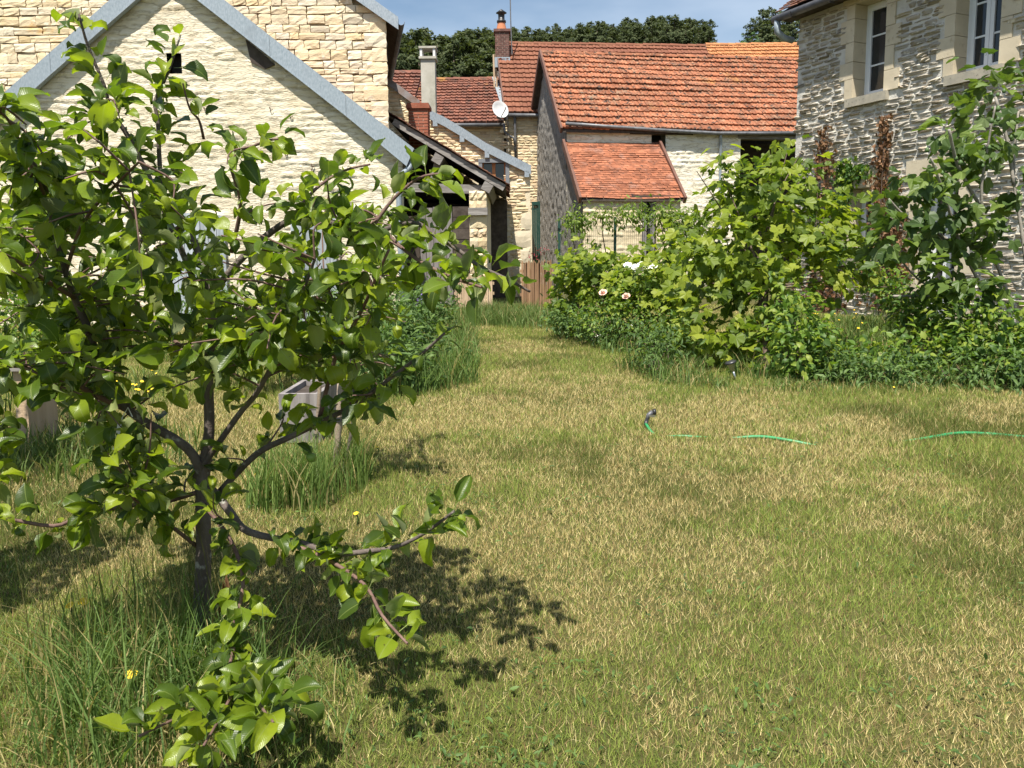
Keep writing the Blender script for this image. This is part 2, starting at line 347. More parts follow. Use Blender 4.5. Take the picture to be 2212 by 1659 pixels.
class MB:
    def __init__(s): s.v = []; s.f = []
    def add(s, vs, fs):
        b = len(s.v); s.v += [tuple(x) for x in vs]; s.f += [[i + b for i in f] for f in fs]; return s
    def hexa(s, p):                                   # 8 corners, bottom 4 then top 4
        return s.add(p, [[0, 3, 2, 1], [4, 5, 6, 7], [0, 1, 5, 4], [1, 2, 6, 5], [2, 3, 7, 6], [3, 0, 4, 7]])
    def box(s, o, a, b, c):                           # corner o and three edge vectors
        o, a, b, c = map(Vector, (o, a, b, c))
        return s.hexa([o, o + a, o + a + b, o + b, o + c, o + a + c, o + a + b + c, o + b + c])
    def cbox(s, ctr, sx, sy, sz, ex=Vector((1, 0, 0)), ey=Vector((0, 1, 0)), ez=UP):
        a, b, c = Vector(ex) * sx, Vector(ey) * sy, Vector(ez) * sz
        return s.box(Vector(ctr) - a / 2 - b / 2 - c / 2, a, b, c)
    def prism(s, pts, d):                             # planar polygon extruded along d
        n = len(pts); d = Vector(d); q = [Vector(p) for p in pts]
        return s.add(q + [p + d for p in q], [list(range(n))[::-1], list(range(n, 2 * n))] + [[i, (i + 1) % n, n + (i + 1) % n, n + i] for i in range(n)])
    def beam(s, p, q, wd, ht, up=UP):
        p, q = Vector(p), Vector(q); d = (q - p).normalized(); sd = d.cross(Vector(up)).normalized(); u2 = sd.cross(d)
        a, b = sd * wd / 2, u2 * ht / 2
        return s.hexa([p - a - b, p + a - b, q + a - b, q - a - b, p - a + b, p + a + b, q + a + b, q - a + b])
    def tube(s, pts, r, seg=8, cap=True):
        pts = [Vector(p) for p in pts]; n = len(pts)
        if not hasattr(r, '__len__'): r = [r] * n
        ring = []; prev = None
        for i, p in enumerate(pts):
            d = (pts[min(i + 1, n - 1)] - pts[max(i - 1, 0)]).normalized()
            if prev is None:
                a = d.cross(Vector((0.31, 0.17, 0.93)))
                if a.length < 1e-3: a = d.cross(Vector((1, 0, 0)))
                a.normalize()
            else:
                a = (prev - d * prev.dot(d)).normalized()
            prev = a; b = d.cross(a)
            ring += [p + (a * math.cos(2 * math.pi * k / seg) + b * math.sin(2 * math.pi * k / seg)) * r[i] for k in range(seg)]
        fs = [[i * seg + k, i * seg + (k + 1) % seg, (i + 1) * seg + (k + 1) % seg, (i + 1) * seg + k] for i in range(n - 1) for k in range(seg)]
        if cap: fs += [list(range(seg))[::-1], [(n - 1) * seg + k for k in range(seg)]]
        return s.add(ring, fs)
    def lathe(s, ctr, prof, seg=12, axis=UP):
        ax = Vector(axis).normalized(); a = ax.cross(Vector((0.3, 0.9, 0.1))).normalized(); b = ax.cross(a); c = Vector(ctr)
        ring = [c + ax * z + (a * math.cos(2 * math.pi * k / seg) + b * math.sin(2 * math.pi * k / seg)) * r for r, z in prof for k in range(seg)]
        fs = [[i * seg + k, i * seg + (k + 1) % seg, (i + 1) * seg + (k + 1) % seg, (i + 1) * seg + k] for i in range(len(prof) - 1) for k in range(seg)]
        return s.add(ring, fs)
    def mesh(s, name, mat, smooth=False): return to_mesh(name, np.array(s.v), s.f, mat, smooth)

def link(o, parent=None):
    COL.objects.link(o)
    if parent is not None:
        o.parent = parent
        if parent.type == 'EMPTY': o.matrix_parent_inverse = Matrix.Translation(-parent.location)
    return o
def part(name, mb, mat, parent=None, smooth=False, kind=None, label=None):
    me = mb.mesh(name, M[mat] if isinstance(mat, str) else mat, smooth) if isinstance(mb, MB) else mb
    o = bpy.data.objects.new(name, me)
    link(o, parent)
    if kind: o['kind'] = kind
    if label: o['label'] = label
    return o
def tag(o, label=None, cat=None, group=None, kind=None):
    if label: o['label'] = label
    if cat: o['category'] = cat
    if group: o['group'] = group
    if kind: o['kind'] = kind
    return o
def thing(name, label, cat, loc=(0, 0, 0), group=None):
    o = bpy.data.objects.new(name, None); o.location = loc; o.empty_display_size = 0.2
    COL.objects.link(o)
    return tag(o, label, cat, group)

def pieces(parent, name, temps, mats, tid, limit=300, stuff='remainder', score=None):
    """temps: meshes; mats: (m,4,4); the best `limit` become objects, the rest one joined part"""
    m = len(mats)
    if m == 0: return
    mats = np.asarray(mats); tid = np.asarray(tid)
    if score is None: score = -np.linalg.norm(mats[:, :3, 3] - np.array([0, 0, EYE]), axis=1)
    order = np.argsort(-np.asarray(score))
    for i in order[:limit]:
        o = bpy.data.objects.new(name, temps[tid[i]])
        COL.objects.link(o); o.parent = parent
        if parent.type == 'EMPTY': o.matrix_parent_inverse = Matrix.Translation(-parent.location)
        o.matrix_basis = Matrix(mats[i].tolist())
    rest = order[limit:]
    if len(rest) == 0: return
    V = []; Lp = []; T = []; R = []; LC = []; base = 0
    for k, t in enumerate(temps):
        idx = rest[tid[rest] == k]
        if len(idx) == 0: continue
        nv = len(t.vertices); co = np.empty(nv * 3, np.float32); t.vertices.foreach_get('co', co); co = co.reshape(-1, 3)
        nl = len(t.loops); lp = np.empty(nl, np.int32); t.loops.foreach_get('vertex_index', lp)
        tt = np.empty(len(t.polygons), np.int32); t.polygons.foreach_get('loop_total', tt)
        A = mats[idx]
        V.append((np.einsum('mij,nj->mni', A[:, :3, :3], co) + A[:, None, :3, 3]).reshape(-1, 3))
        Lp.append((lp[None, :] + base + (np.arange(len(idx)) * nv)[:, None]).ravel())
        T.append(np.tile(tt, len(idx)))
        if 'lc' in t.attributes:
            lc = np.empty(nv * 3, np.float32); t.attributes['lc'].data.foreach_get('vector', lc); LC.append(np.tile(lc, len(idx)))
        R.append(np.repeat(rng.random(len(idx)), nv)); base += nv * len(idx)
    V = np.concatenate(V); Lp = np.concatenate(Lp).astype(np.int32); T = np.concatenate(T).astype(np.int32)
    me = bpy.data.meshes.new(stuff)
    me.vertices.add(len(V)); me.vertices.foreach_set('co', V.astype(np.float32).ravel())
    me.loops.add(len(Lp)); me.loops.foreach_set('vertex_index', Lp)
    me.polygons.add(len(T)); st = np.zeros(len(T), np.int32); st[1:] = np.cumsum(T)[:-1]
    me.polygons.foreach_set('loop_start', st); me.polygons.foreach_set('loop_total', T)
    me.update(calc_edges=True)
    me.polygons.foreach_set('use_smooth', np.full(len(T), bool(temps[0].polygons[0].use_smooth)))
    a = me.attributes.new('rnd', 'FLOAT', 'POINT'); a.data.foreach_set('value', np.concatenate(R).astype(np.float32))
    if LC:
        a = me.attributes.new('lc', 'FLOAT_VECTOR', 'POINT'); a.data.foreach_set('vector', np.concatenate(LC))
    me.materials.append(temps[0].materials[0])
    part(stuff, me, None, parent, kind='stuff')

def mat4(x, y, z, o):
    m = np.eye(4); m[:3, 0] = x; m[:3, 1] = y; m[:3, 2] = z; m[:3, 3] = o
    return m

# ---- templates of small pieces
def stone_templates(name, mat, n=7, rough=0.13, nx=4, nz=4, rnd_=(0.45, 0.40)):
    out = []
    for k in range(n):
        r = np.random.default_rng(100 + k)
        V = []; ids = {}
        for i in range(nx):
            for j in range(nz):
                x = -0.5 + i / (nx - 1); z = -0.5 + j / (nz - 1)
                ex = i in (0, nx - 1); ez = j in (0, nz - 1)
                y = 1.0 + r.uniform(-1, 1) * rough * 2.2 - (rnd_[0] if ex else 0) - (rnd_[1] if ez else 0)
                ids[i, j] = len(V)
                V.append((x + r.uniform(-1, 1) * (0.035 if ex else 0.09), max(y, 0.25), z + r.uniform(-1, 1) * (0.05 if ez else 0.09)))
        f = [[ids[i, j], ids[i + 1, j], ids[i + 1, j + 1], ids[i, j + 1]] for i in range(nx - 1) for j in range(nz - 1)]
        loop = [(i, 0) for i in range(nx - 1)] + [(nx - 1, j) for j in range(nz - 1)] + [(i, nz - 1) for i in range(nx - 1, 0, -1)] + [(0, j) for j in range(nz - 1, 0, -1)]
        b = len(V)
        for q in loop:
            x, y, z = V[ids[q]]; V.append((x, -0.15, z))
        L = len(loop)
        f += [[ids[loop[a]], b + a, b + (a + 1) % L, ids[loop[(a + 1) % L]]] for a in range(L)]
        out.append(to_mesh(name, np.array(V), f, M[mat]))
    return out

def stone_wall(parent, O, eu, n, u0, u1, z0, z1, ch, sl_, depth, gap, temps, inside, limit, vis=None, jit=0.25, name='stone', seed=1, wavy=0.012):
    r = random.Random(seed); mats = []; tid = []; sc = []
    O, eu, n = Vector(O), Vector(eu), Vector(n)
    z = z0
    while z < z1:
        h = r.uniform(*ch); u = u0 - r.uniform(0, sl_[1]); zz = z
        while u < u1:
            l = r.uniform(*sl_) * (1.35 if r.random() < 0.12 else 1)
            uc, zc = u + l / 2, zz + h / 2 + wavy * math.sin(uc_ := (u * 1.7 + z * 3)) + r.uniform(-1, 1) * wavy * 0.5
            if inside(uc, zc):
                d = depth * r.uniform(1 - jit, 1 + jit)
                p = O + eu * uc + UP * zc
                hh = h - gap * r.uniform(0.7, 1.5)
                if r.random() < 0.1: hh *= 0.8
                t = r.uniform(-0.025, 0.025)
                ex = eu * math.cos(t) + UP * math.sin(t); ez = UP * math.cos(t) - eu * math.sin(t)
                mats.append(mat4(ex * (l - gap * r.uniform(0.7, 1.5)), n * d, ez * hh, p)); tid.append(r.randrange(len(temps)))
                sc.append((1000 if (vis and vis(uc, zc)) else 0) + l * hh * 20 - (p - Vector((0, 0, EYE))).length * 0.2)
            u += l
        z += h
    pieces(parent, name, temps, mats, tid, limit, 'small_' + name + 's', sc)

def relief_wall(name, O, eu, n, u0, u1, z0, z1, res, hf, inside, mat, parent, smooth=True):
    nu = int(round((u1 - u0) / res)) + 1; nz = int(round((z1 - z0) / res)) + 1
    U, Z = np.meshgrid(np.linspace(u0, u1, nu), np.linspace(z0, z1, nz), indexing='ij')
    h = hf(U, Z)
    O = np.array(O); eu = np.array(eu); n = np.array(n)
    V = O + U[..., None] * eu + h[..., None] * n; V[..., 2] += Z
    uc = (U[:-1, :-1] + U[1:, 1:]) / 2; zc = (Z[:-1, :-1] + Z[1:, 1:]) / 2
    keep = inside(uc, zc)
    idx = np.arange(nu * nz).reshape(nu, nz)
    f = np.stack([idx[:-1, :-1], idx[1:, :-1], idx[1:, 1:], idx[:-1, 1:]], -1)[keep]
    used, inv = np.unique(f, return_inverse=True)
    return part(name, to_mesh(name, V.reshape(-1, 3)[used], inv.reshape(-1, 4), M[mat], smooth), None, parent)

def rubble(amp=0.02, ch=0.115, sl_=0.34, bury=0.35, seed=0):
    def f(U, Z):
        zz = Z + 0.045 * (fbm(U * 1.6 + seed, Z * 0.9) - 0.5) * 2 + 0.03 * (fbm(U * 7 + seed, Z * 5, 2) - 0.5)
        row = np.floor(zz / ch); a = zz / ch - row
        ln = sl_ * (0.7 + 0.9 * hsh(row, row * 3 + 7))
        x = U / ln + hsh(row * 5 + 1, row) * 9 + 0.3 * (fbm(U * 6, Z * 6, 2) - 0.5)
        c = np.floor(x); b = x - c
        pil = np.clip(a / 0.16, 0, 1) ** 0.6 * np.clip((1 - a) / 0.45, 0, 1) ** 0.7 * (1 - np.abs(2 * b - 1) ** 9)
        off = hsh(c * 3 + seed, row * 7)
        k = np.clip((fbm(U * 2.2 + 5 + seed, Z * 4.5, 3) - bury) * 4.0, 0.04, 1) * (0.25 + off)
        return amp * k * pil + amp * 0.55 * (fbm(U * 11, Z * 22, 3) - 0.5) + amp * 0.8 * (fbm(U * 0.7, Z * 0.9, 2) - 0.5)
    return f

def tile_temps(kind, mat):
    out = []
    for k in range(4):
        r = np.random.default_rng(k)
        if kind == 'mech':
            xs = [0, 0.14, 0.30, 0.46, 0.74, 0.97]; zs = [0.004, 0.030, 0.030, 0.006, 0.012, 0.004]
        else:
            xs = [0.02, 0.98]; zs = [0.0, 0.0]
        th = 0.060 if kind == 'mech' else 0.016
        LIFT = 0.072 if kind == 'mech' else 0.030
        V = []
        n = len(xs)
        wob = r.uniform(-0.006, 0.006, 2)
        for y, lift in ((0, LIFT), (1, 0.0)):
            for x, z in zip(xs, zs): V.append((x, y, z + lift + wob[0] * (x - 0.5)))
        for x, z in zip(xs, zs): V.append((x, 0.0, z + LIFT - th + wob[0] * (x - 0.5)))
        f = [[i, i + 1, n + i + 1, n + i] for i in range(n - 1)] + [[2 * n + i, 2 * n + i + 1, i + 1, i] for i in range(n - 1)]
        f += [[0, n, 2 * n], [n - 1, 3 * n - 1, 2 * n - 1]]
        out.append(to_mesh('tile', np.array(V), f, M[mat]))
    return out
def tile_roof(parent, O, eu, es, width, length, tw, gauge, temps, limit=300, half=False, jit=0.004, inside=None, sag=0.0, seed=2, over=1.3):
    r = random.Random(seed); O, eu, es = Vector(O), Vector(eu).normalized(), Vector(es).normalized()
    n = eu.cross(es).normalized()
    if n.z < 0: n = -n
    nc = int(width / tw); nr = int(math.ceil(length / gauge)); tw = width / nc; gauge = length / nr
    mats = []; tid = []; sc = []
    for a in range(nr):
        for b in range(-1 if half and a % 2 else 0, nc):
            x = b * tw + (tw / 2 if half and a % 2 else 0)
            if half: x += r.uniform(-1, 1) * 0.01
            if inside and not inside(x + tw / 2, (a + 0.5) * gauge): continue
            wd = tw
            if x < 0: wd = tw + x; x = 0
            if x + wd > width: wd = width - x
            if wd < 0.03: continue
            dz = -sag * math.sin(math.pi * min(max(x / width, 0), 1)) + (fbm(x * 0.6 + seed, a * 0.35, 2) - 0.5) * jit * 9
            p = O + eu * (x + r.uniform(-1, 1) * jit) + es * (a * gauge + r.uniform(-1, 1) * jit * 1.5) + n * (0.012 + r.uniform(0, 1) * jit + dz)
            t = r.uniform(-1, 1) * jit * 3
            mats.append(mat4(eu * wd + es * t * wd, es * gauge * over - eu * t * gauge, n, p)); tid.append(r.randrange(len(temps))); sc.append(-a + r.random() * 0.01)
    pieces(parent, 'tile', temps, mats, tid, limit, 'upper_tiles', sc)
def ridge(parent, p, q, rad_, mat, step=0.38, name='ridge_tile', limit=60, seed=0):
    p, q = Vector(p), Vector(q); L = (q - p).length; d = (q - p) / L; sd = d.cross(UP).normalized(); u2 = sd.cross(d)
    V = []; seg = 6
    for y, rr in ((0, 1.0), (1.12, 0.86)):
        for k in range(seg + 1):
            a = math.pi * k / seg; V.append((math.cos(a) * rr, y, math.sin(a) * rr))
    f = [[k, k + 1, seg + 2 + k, seg + 1 + k] for k in range(seg)]
    t = [to_mesh(name, np.array(V), f, M[mat], True)]
    r = random.Random(seed); n = max(1, int(L / step)); mats = []
    for i in range(n):
        o = p + d * (L * i / n) + u2 * r.uniform(-0.015, 0.015)
        mats.append(mat4(sd * rad_, d * (L / n), u2 * rad_, o))
    pieces(parent, name, t, mats, [0] * n, limit, 'ridge_tiles')

# ================================================================== SETTING
def ground_mat():
    k = Mat('dry_lawn_soil')
    a = k.noise(1.3, 6); b = k.noise(40, 5)
    c = k.ramp(a, [(0.35, (0.060, 0.056, 0.020)), (0.65, (0.12, 0.10, 0.04))])
    c = k.mix(k.ramp(b, [(0.4, (0, 0, 0)), (0.65, (1, 1, 1))]), c, (0.065, 0.075, 0.022))
    return k.finish(c, 0.95, k.bump(b, 0.02), 0, 0.1)
gm = to_mesh('ground', np.array([(-900, -300, 0), (900, -300, 0), (900, 900, 0), (-900, 900, 0)], float), [[0, 1, 2, 3]], ground_mat())
tag(part('ground', gm, None), 'mown garden ground under the lawn', kind='structure')

# hill behind the village
def hill_z(x, y):
    return 0.355 * np.clip(y - 60, 0, 148) + np.clip(y - 208, 0, 400) * 0.02 + 1.5 * (fbm(x * 0.03, y * 0.03) - 0.5) + np.clip(x, -60, 90) * 0.045 * np.clip((y - 60) / 150, 0, 1) - 0.3
hx, hy = np.meshgrid(np.linspace(-160, 200, 61), np.linspace(58, 420, 61), indexing='ij')
hz = hill_z(hx, hy)
idx = np.arange(61 * 61).reshape(61, 61)
hf = np.stack([idx[:-1, :-1], idx[1:, :-1], idx[1:, 1:], idx[:-1, 1:]], -1).reshape(-1, 4)
M['hill'] = simple('forest_floor', (0.03, 0.04, 0.018), (0.05, 0.06, 0.025), 0.1, 0.95, 0.5, 0.3)
tag(part('hill', to_mesh('hill', np.stack([hx, hy, hz], -1).reshape(-1, 3), hf, M['hill'], True), None), 'wooded hill behind the village roofs', kind='structure')

# ================================================================== BUILDINGS
X_ = Vector((1, 0, 0)); Y_ = Vector((0, 1, 0))
BACK = Vector((-math.sin(rad(11.4)), math.cos(rad(11.4)), 0))
ST_B = stone_templates('stone', 'stone_b', rough=0.09, rnd_=(0.16, 0.14))
ST_C = stone_templates('stone', 'stone_c')
ST_R = stone_templates('stone', 'stone_r', rough=0.2)
CUT = stone_templates('block', 'cut_stone', 4, 0.03)

# ---- low cottage with the rendered gable (left)
YA = 13.0
ap = P(362.7, -90.6, YA); tp = P(891, 323, YA); sA = (ap.z - tp.z) / (tp.x - ap.x)
xrA = P(872, 450, YA).x; xlA = 2 * ap.x - xrA
A = thing('gabled_cottage', 'low cream-rendered gabled cottage with wide zinc strips along its roof edges', 'house', (ap.x, YA, 0))
va, vb = P(360, 116, YA), P(395, 160, YA)
d1a, d1b = P(628, 806, YA), P(628, 806, YA)
def inA(u, z):
    return (z < ap.z - sA * np.abs(u - ap.x) - 0.13) & (u < xrA) & ~((u > va.x) & (u < vb.x) & (z < va.z) & (z > vb.z))
relief_wall('wall', (0, YA, 0), X_, -Y_, xlA, xrA, 0, ap.z, 0.02, rubble(0.019, 0.105, 0.30, 0.32), inA, 'render', A)
for x in (xrA - 0.3, xlA): part('side_wall', MB().box((x, YA + 0.06, 0), X_ * 0.298, BACK * 3.6, UP * (tp.z - 0.1)), 'render', A)
for sgn, nm in ((1, 'r'), (-1, 'l')):
    e = Vector((ap.x + sgn * (tp.x - ap.x), 0, tp.z)); a_ = Vector((ap.x, 0, ap.z))
    dn = (e - a_).normalized(); L = (e - a_).length
    mb = MB(); y0 = YA - 0.10
    mb.prism([Vector((a_.x, y0, a_.z - 0.02)), Vector((e.x, y0, e.z - 0.02)), Vector((e.x, y0, e.z - 0.14)), Vector((a_.x, y0, a_.z - 0.14))], BACK * 3.75)
    part('roof', mb, 'tile_d', A)
    cuts = [0, 0.42, 0.73, 1.0] if sgn > 0 else [0, 0.5, 1.0]
    for c0, c1 in zip(cuts[:-1], cuts[1:]):
        p0 = a_ + dn * L * c0; p1 = a_ + dn * (L * c1 - (0.006 if c1 < 1 else -0.05)); mb = MB()
        th = 0.315
        lowx = 0.10 if c1 == 1.0 else 0
        mb.prism([Vector((p0.x, y0 - 0.05, p0.z + 0.02)), Vector((p1.x, y0 - 0.05, p1.z + 0.02)), Vector((p1.x - sgn * lowx * 1.2, y0 - 0.05, p1.z + 0.02 - th + lowx * 0.5)), Vector((p0.x, y0 - 0.05, p0.z + 0.02 - th))], Y_ * 0.012)
        mb.prism([Vector((p0.x, y0 - 0.05, p0.z + 0.032)), Vector((p1.x, y0 - 0.05, p1.z + 0.032)), Vector((p1.x, y0 - 0.05, p1.z + 0.021)), Vector((p0.x, y0 - 0.05, p0.z + 0.021))], Y_ * 0.2)
        mb.prism([Vector((p0.x, y0 - 0.062, p0.z + 0.024 - th)), Vector((p1.x - sgn * lowx * 1.2, y0 - 0.062, p1.z + 0.024 - th + lowx * .5)), Vector((p1.x - sgn * lowx * 1.2, y0 - 0.062, p1.z + 0.006 - th + lowx * .5)), Vector((p0.x, y0 - 0.062, p0.z + 0.006 - th))], Y_ * 0.10)
        part('verge_strip', mb, 'zinc', A)
# dark solid patch for the shaded beam-end hole under the strip, vent, hooks
c = P(566, 112, YA - 0.03); mb = MB()
mb.prism([c + Vector((-0.26, 0, 0.20)), c + Vector((-0.02, 0, 0.0)), c + Vector((0.20, 0, -0.20)), c + Vector((0.03, 0, -0.27)), c + Vector((-0.19, 0, -0.16))], Y_ * 0.06)
part('beam_hole_shade', mb, 'dark_wood', A)
mb = MB().box((va.x - 0.02, YA + 0.22, vb.z - 0.02), X_ * (vb.x - va.x + 0.04), Y_ * 0.02, UP * (va.z - vb.z + 0.04)); part('vent', mb, 'interior', A)
for u, v in ((440, 232), (625, 247), (672, 354), (672, 365), (705, 347), (582, 232), (615, 330), (500, 300)):
    p = P(u, v, YA - 0.03); mb = MB()
    mb.tube([p + Vector((0, 0.06, 0)), p, p + Vector((0.02, -0.01, -0.05)), p + Vector((0.05, 0, -0.03))], 0.008, 5)
    part('wall_hook', mb, 'rust', A)
# gutter end and downpipe
g0 = P(893, 336, YA - 0.14)
mb = MB()
for k in range(7):
    a0, a1 = math.pi * k / 7, math.pi * (k + 1) / 7
    q = [Vector((-math.cos(a) * 0.075, 0, -math.sin(a) * 0.075)) for a in (a0, a1)]
    mb.prism([g0 + q[0], g0 + q[1], g0 + q[1] * 0.9, g0 + q[0] * 0.9], BACK * 3.6)
part('gutter', mb, 'zinc', A, True)
pipe = [P(889, 344, YA - 0.05), P(885, 362, YA - 0.08), P(872, 374, YA - 0.1), P(863, 384, YA - 0.1), P(861, 400, YA - 0.1), P(862, 450, YA - 0.1)]
bot = P(868, 600, YA - 0.1)
pipe += [P(863, 500, YA - 0.1), bot, Vector((bot.x + 0.005, bot.y, 0.0))]
part('downpipe', MB().tube(pipe, 0.048, 12), 'zinc', A, True)
for v in (398, 560):
    p = P(861.5 + (v - 398) * 0.03, v, YA - 0.1); part('pipe_collar', MB().lathe(p, [(0.048, -0.03), (0.056, -0.03), (0.056, 0.03), (0.048, 0.03)], 12), 'zinc', A, True)
# two plank doors leaning on / hung at the wall
for (u0, u1, v0, zb, lab) in ((628, 842, 806, 0.0, 'silvered plank door behind the apple branches'), (1088, 1258, 800, 0.0, 'silvered plank door beside the downpipe')):
    q0, q1 = P(u0 * 2212 / 3840, v0 * 2212 / 3840, YA - 0.06), P(u1 * 2212 / 3840, v0 * 2212 / 3840, YA - 0.06)
    n = 7; wd = (q1.x - q0.x) / n
    dmb = MB().box((q0.x + 0.02, YA - 0.06, 0.1), X_ * (q1.x - q0.x - 0.04), Y_ * 0.02, UP * (q0.z - 0.2))
    dr = part('door', dmb, 'pale_wood', A, label=lab)
    for i in range(n):
        mb = MB().box((q0.x + i * wd + 0.004, YA - 0.095 - 0.004 * (i % 2), 0.05), X_ * (wd - 0.008), Y_ * 0.028, UP * (q0.z - 0.05 + random.uniform(-0.03, 0.03)))
        part('plank', mb, 'pale_wood', dr)

# ---- tall stone house behind it
YB = 16.5
cB = P(832, 37, YB); xrB = P(836, 150, YB).x
sB = 0.70; axB = xrB - 5.3
def topB(u): return cB.z + 0.10 + sB * (5.3 - abs(u - axB)) 
B = thing('tall_stone_house', 'tall house of large squared yellow limestone blocks with zinc verge', 'house', (axB, YB, 0))
mb = MB()
mb.prism([Vector((xrB, YB, 0)), Vector((xrB, YB, cB.z + 0.1)), Vector((axB, YB, topB(axB))), Vector((2 * axB - xrB, YB, cB.z + 0.1)), Vector((2 * axB - xrB, YB, 0))], BACK * 9)
wB = part('wall', mb, 'mortar_b', B)
stone_wall(wB, (0, YB, 0), X_, -Y_, 2 * axB - xrB, xrB - 0.05, 1.6, topB(axB), (0.125, 0.225), (0.19, 0.46), 0.045, 0.013, ST_B,
           lambda u, z: z < topB(u) - 0.12 and u < xrB - 0.13 and z > ap.z - sA * abs(u * 0.79 - ap.x) - 1.2, 300,
           lambda u, z: P(0, 0, YB).x - 0.5 < u and z < P(0, 0, YB).z + 0.4, seed=5)
# quoins at the visible corner
z = 1.2; k = 0
qm, qt = [], []
while z < cB.z:
    h = random.uniform(0.2, 0.32); l = (0.46, 0.30)[k % 2] * random.uniform(0.9, 1.15)
    qm.append(mat4((l, 0, 0), (0, -0.065, 0), (0, 0, h - 0.014), (xrB - l / 2 + 0.01, YB, z + h / 2))); qt.append(k % 7); z += h; k += 1
pieces(wB, 'quoin', ST_B, qm, qt, 100)
mb = MB(); dz = 0.16
e0 = Vector((xrB + 0.28, YB - 0.12, cB.z + 0.1 - sB * 0.28)); t0 = Vector((axB, YB - 0.12, topB(axB)))
mb.prism([e0 + UP * 0.02, t0 + UP * 0.02, t0 - UP * 0.12, e0 - UP * 0.12], BACK * 9.3)
l0 = Vector((2 * axB - e0.x, e0.y, e0.z)); mb.prism([l0 + UP * 0.02, l0 - UP * 0.12, t0 - UP * 0.121, t0 + UP * 0.019], BACK * 9.3)
part('roof', mb, 'dark_wood', B)
for a_, b_ in ((e0, t0), (l0, t0)):
    mb = MB(); q = [a_ + UP * 0.05, b_ + UP * 0.05, b_ - UP * 0.24, a_ - UP * 0.20]
    mb.prism([x - Y_ * 0.05 for x in q], Y_ * 0.012)
    part('verge_strip', mb, 'zinc', B)
mb = MB()
gB = e0 + Vector((0.05, 0.02, -0.02))
for k in range(7):
    a0, a1 = math.pi * k / 7, math.pi * (k + 1) / 7
    q = [Vector((-math.cos(a) * 0.08, 0, -math.sin(a) * 0.08)) for a in (a0, a1)]
    mb.prism([gB + q[0], gB + q[1], gB + q[1] * 0.9, gB + q[0] * 0.9], BACK * 9.2)
part('gutter', mb, 'zinc_dark', B, True)

# ---- open timber shed beside it
YS = 17.0
s0, s1 = P(846, 268, YS), P(1086, 412, YS)                 # underside of the verge board
dS = (s1 - s0).normalized(); nS = Vector((-dS.z, 0, dS.x))
if nS.z < 0: nS = -nS
SH = thing('timber_shed', 'open-fronted timber shed with plank door under a steep brown tiled roof', 'shed', ((s0.x + s1.x) / 2, YS, 0))
part('verge_board', MB().prism([s0, s1, s1 + nS * 0.14, s0 + nS * 0.14], Y_ * 0.05), 'grey_beam', SH)
rf = part('roof', MB().prism([s0 + nS * 0.10 - dS * 0.3, s1 + nS * 0.10 - dS * 0.01, s1 + nS * 0.142 - dS * 0.01, s0 + nS * 0.142 - dS * 0.3], Y_ * 3.9), 'dark_wood', SH)
for o in (rf,): o.data.transform(Matrix.Translation((0, 0.052, 0)))
FT_S = tile_temps('flat', 'tile_s')
Ls = (s1 - s0).length + 0.36
tile_roof(rf, s1 + nS * 0.145 + dS * 0.06 + Y_ * 3.9, -Y_, -dS, 3.96, Ls, 0.17, 0.115, FT_S, 90, True, 0.007, None, 0.0, 8, 2.2)
# structure
pl0, pl1 = P(1016, 600, YS), P(1053, 600, YS)             # stone pillar
pil = part('pillar', MB().box((pl0.x, YS + 0.02, 0), X_ * (pl1.x - pl0.x), Y_ * 0.42, UP * (P(1030, 418, YS).z)), 'mortar_c', SH)
z = 0.0; k = 0
while z < P(1030, 412, YS).z - 0.1:
    h = random.uniform(0.18, 0.32); wd = pl1.x - pl0.x
    cut = random.uniform(0.42, 0.68) if k % 3 != 1 else None
    segs = [(0, wd)] if cut is None else [(0, wd * cut), (wd * cut, wd)]
    if abs(z - (P(1030, 453, YS).z - 0.12)) < 0.2 and k: pass
    for a_, b_ in segs:
        pieces(pil, 'stone', ST_C, [mat4(((b_ - a_) - 0.012, 0, 0), (0, -0.06, 0), (0, 0, h - 0.014), (pl0.x + (a_ + b_) / 2, YS + 0.03, z + h / 2))], [k % 7])
    z += h; k += 1
zb = P(1030, 452, YS).z
part('lintel_block', MB().cbox(((pl0.x + pl1.x) / 2, YS + 0.02, zb - 0.05), pl1.x - pl0.x + 0.04, 0.24, 0.16), 'grey_beam', SH)
b0, b1 = P(878, 403, YS), P(1020, 408, YS)
part('tie_beam', MB().beam(b0 + Y_ * 0.25, b1 + Y_ * 0.25 + X_ * 0.2, 0.2, 0.19), 'grey_beam', SH)
part('post', MB().beam(P(935, 402, YS + 0.3), P(952, 330, YS + 0.3), 0.17, 0.17, Y_), 'grey_beam', SH)
for u, v in ((945, 343), (1052, 404)):
    p = P(u, v, YS - 0.02); part('purlin', MB().beam(p, p + Y_ * 3.7, 0.21, 0.19, nS), 'grey_beam', SH)
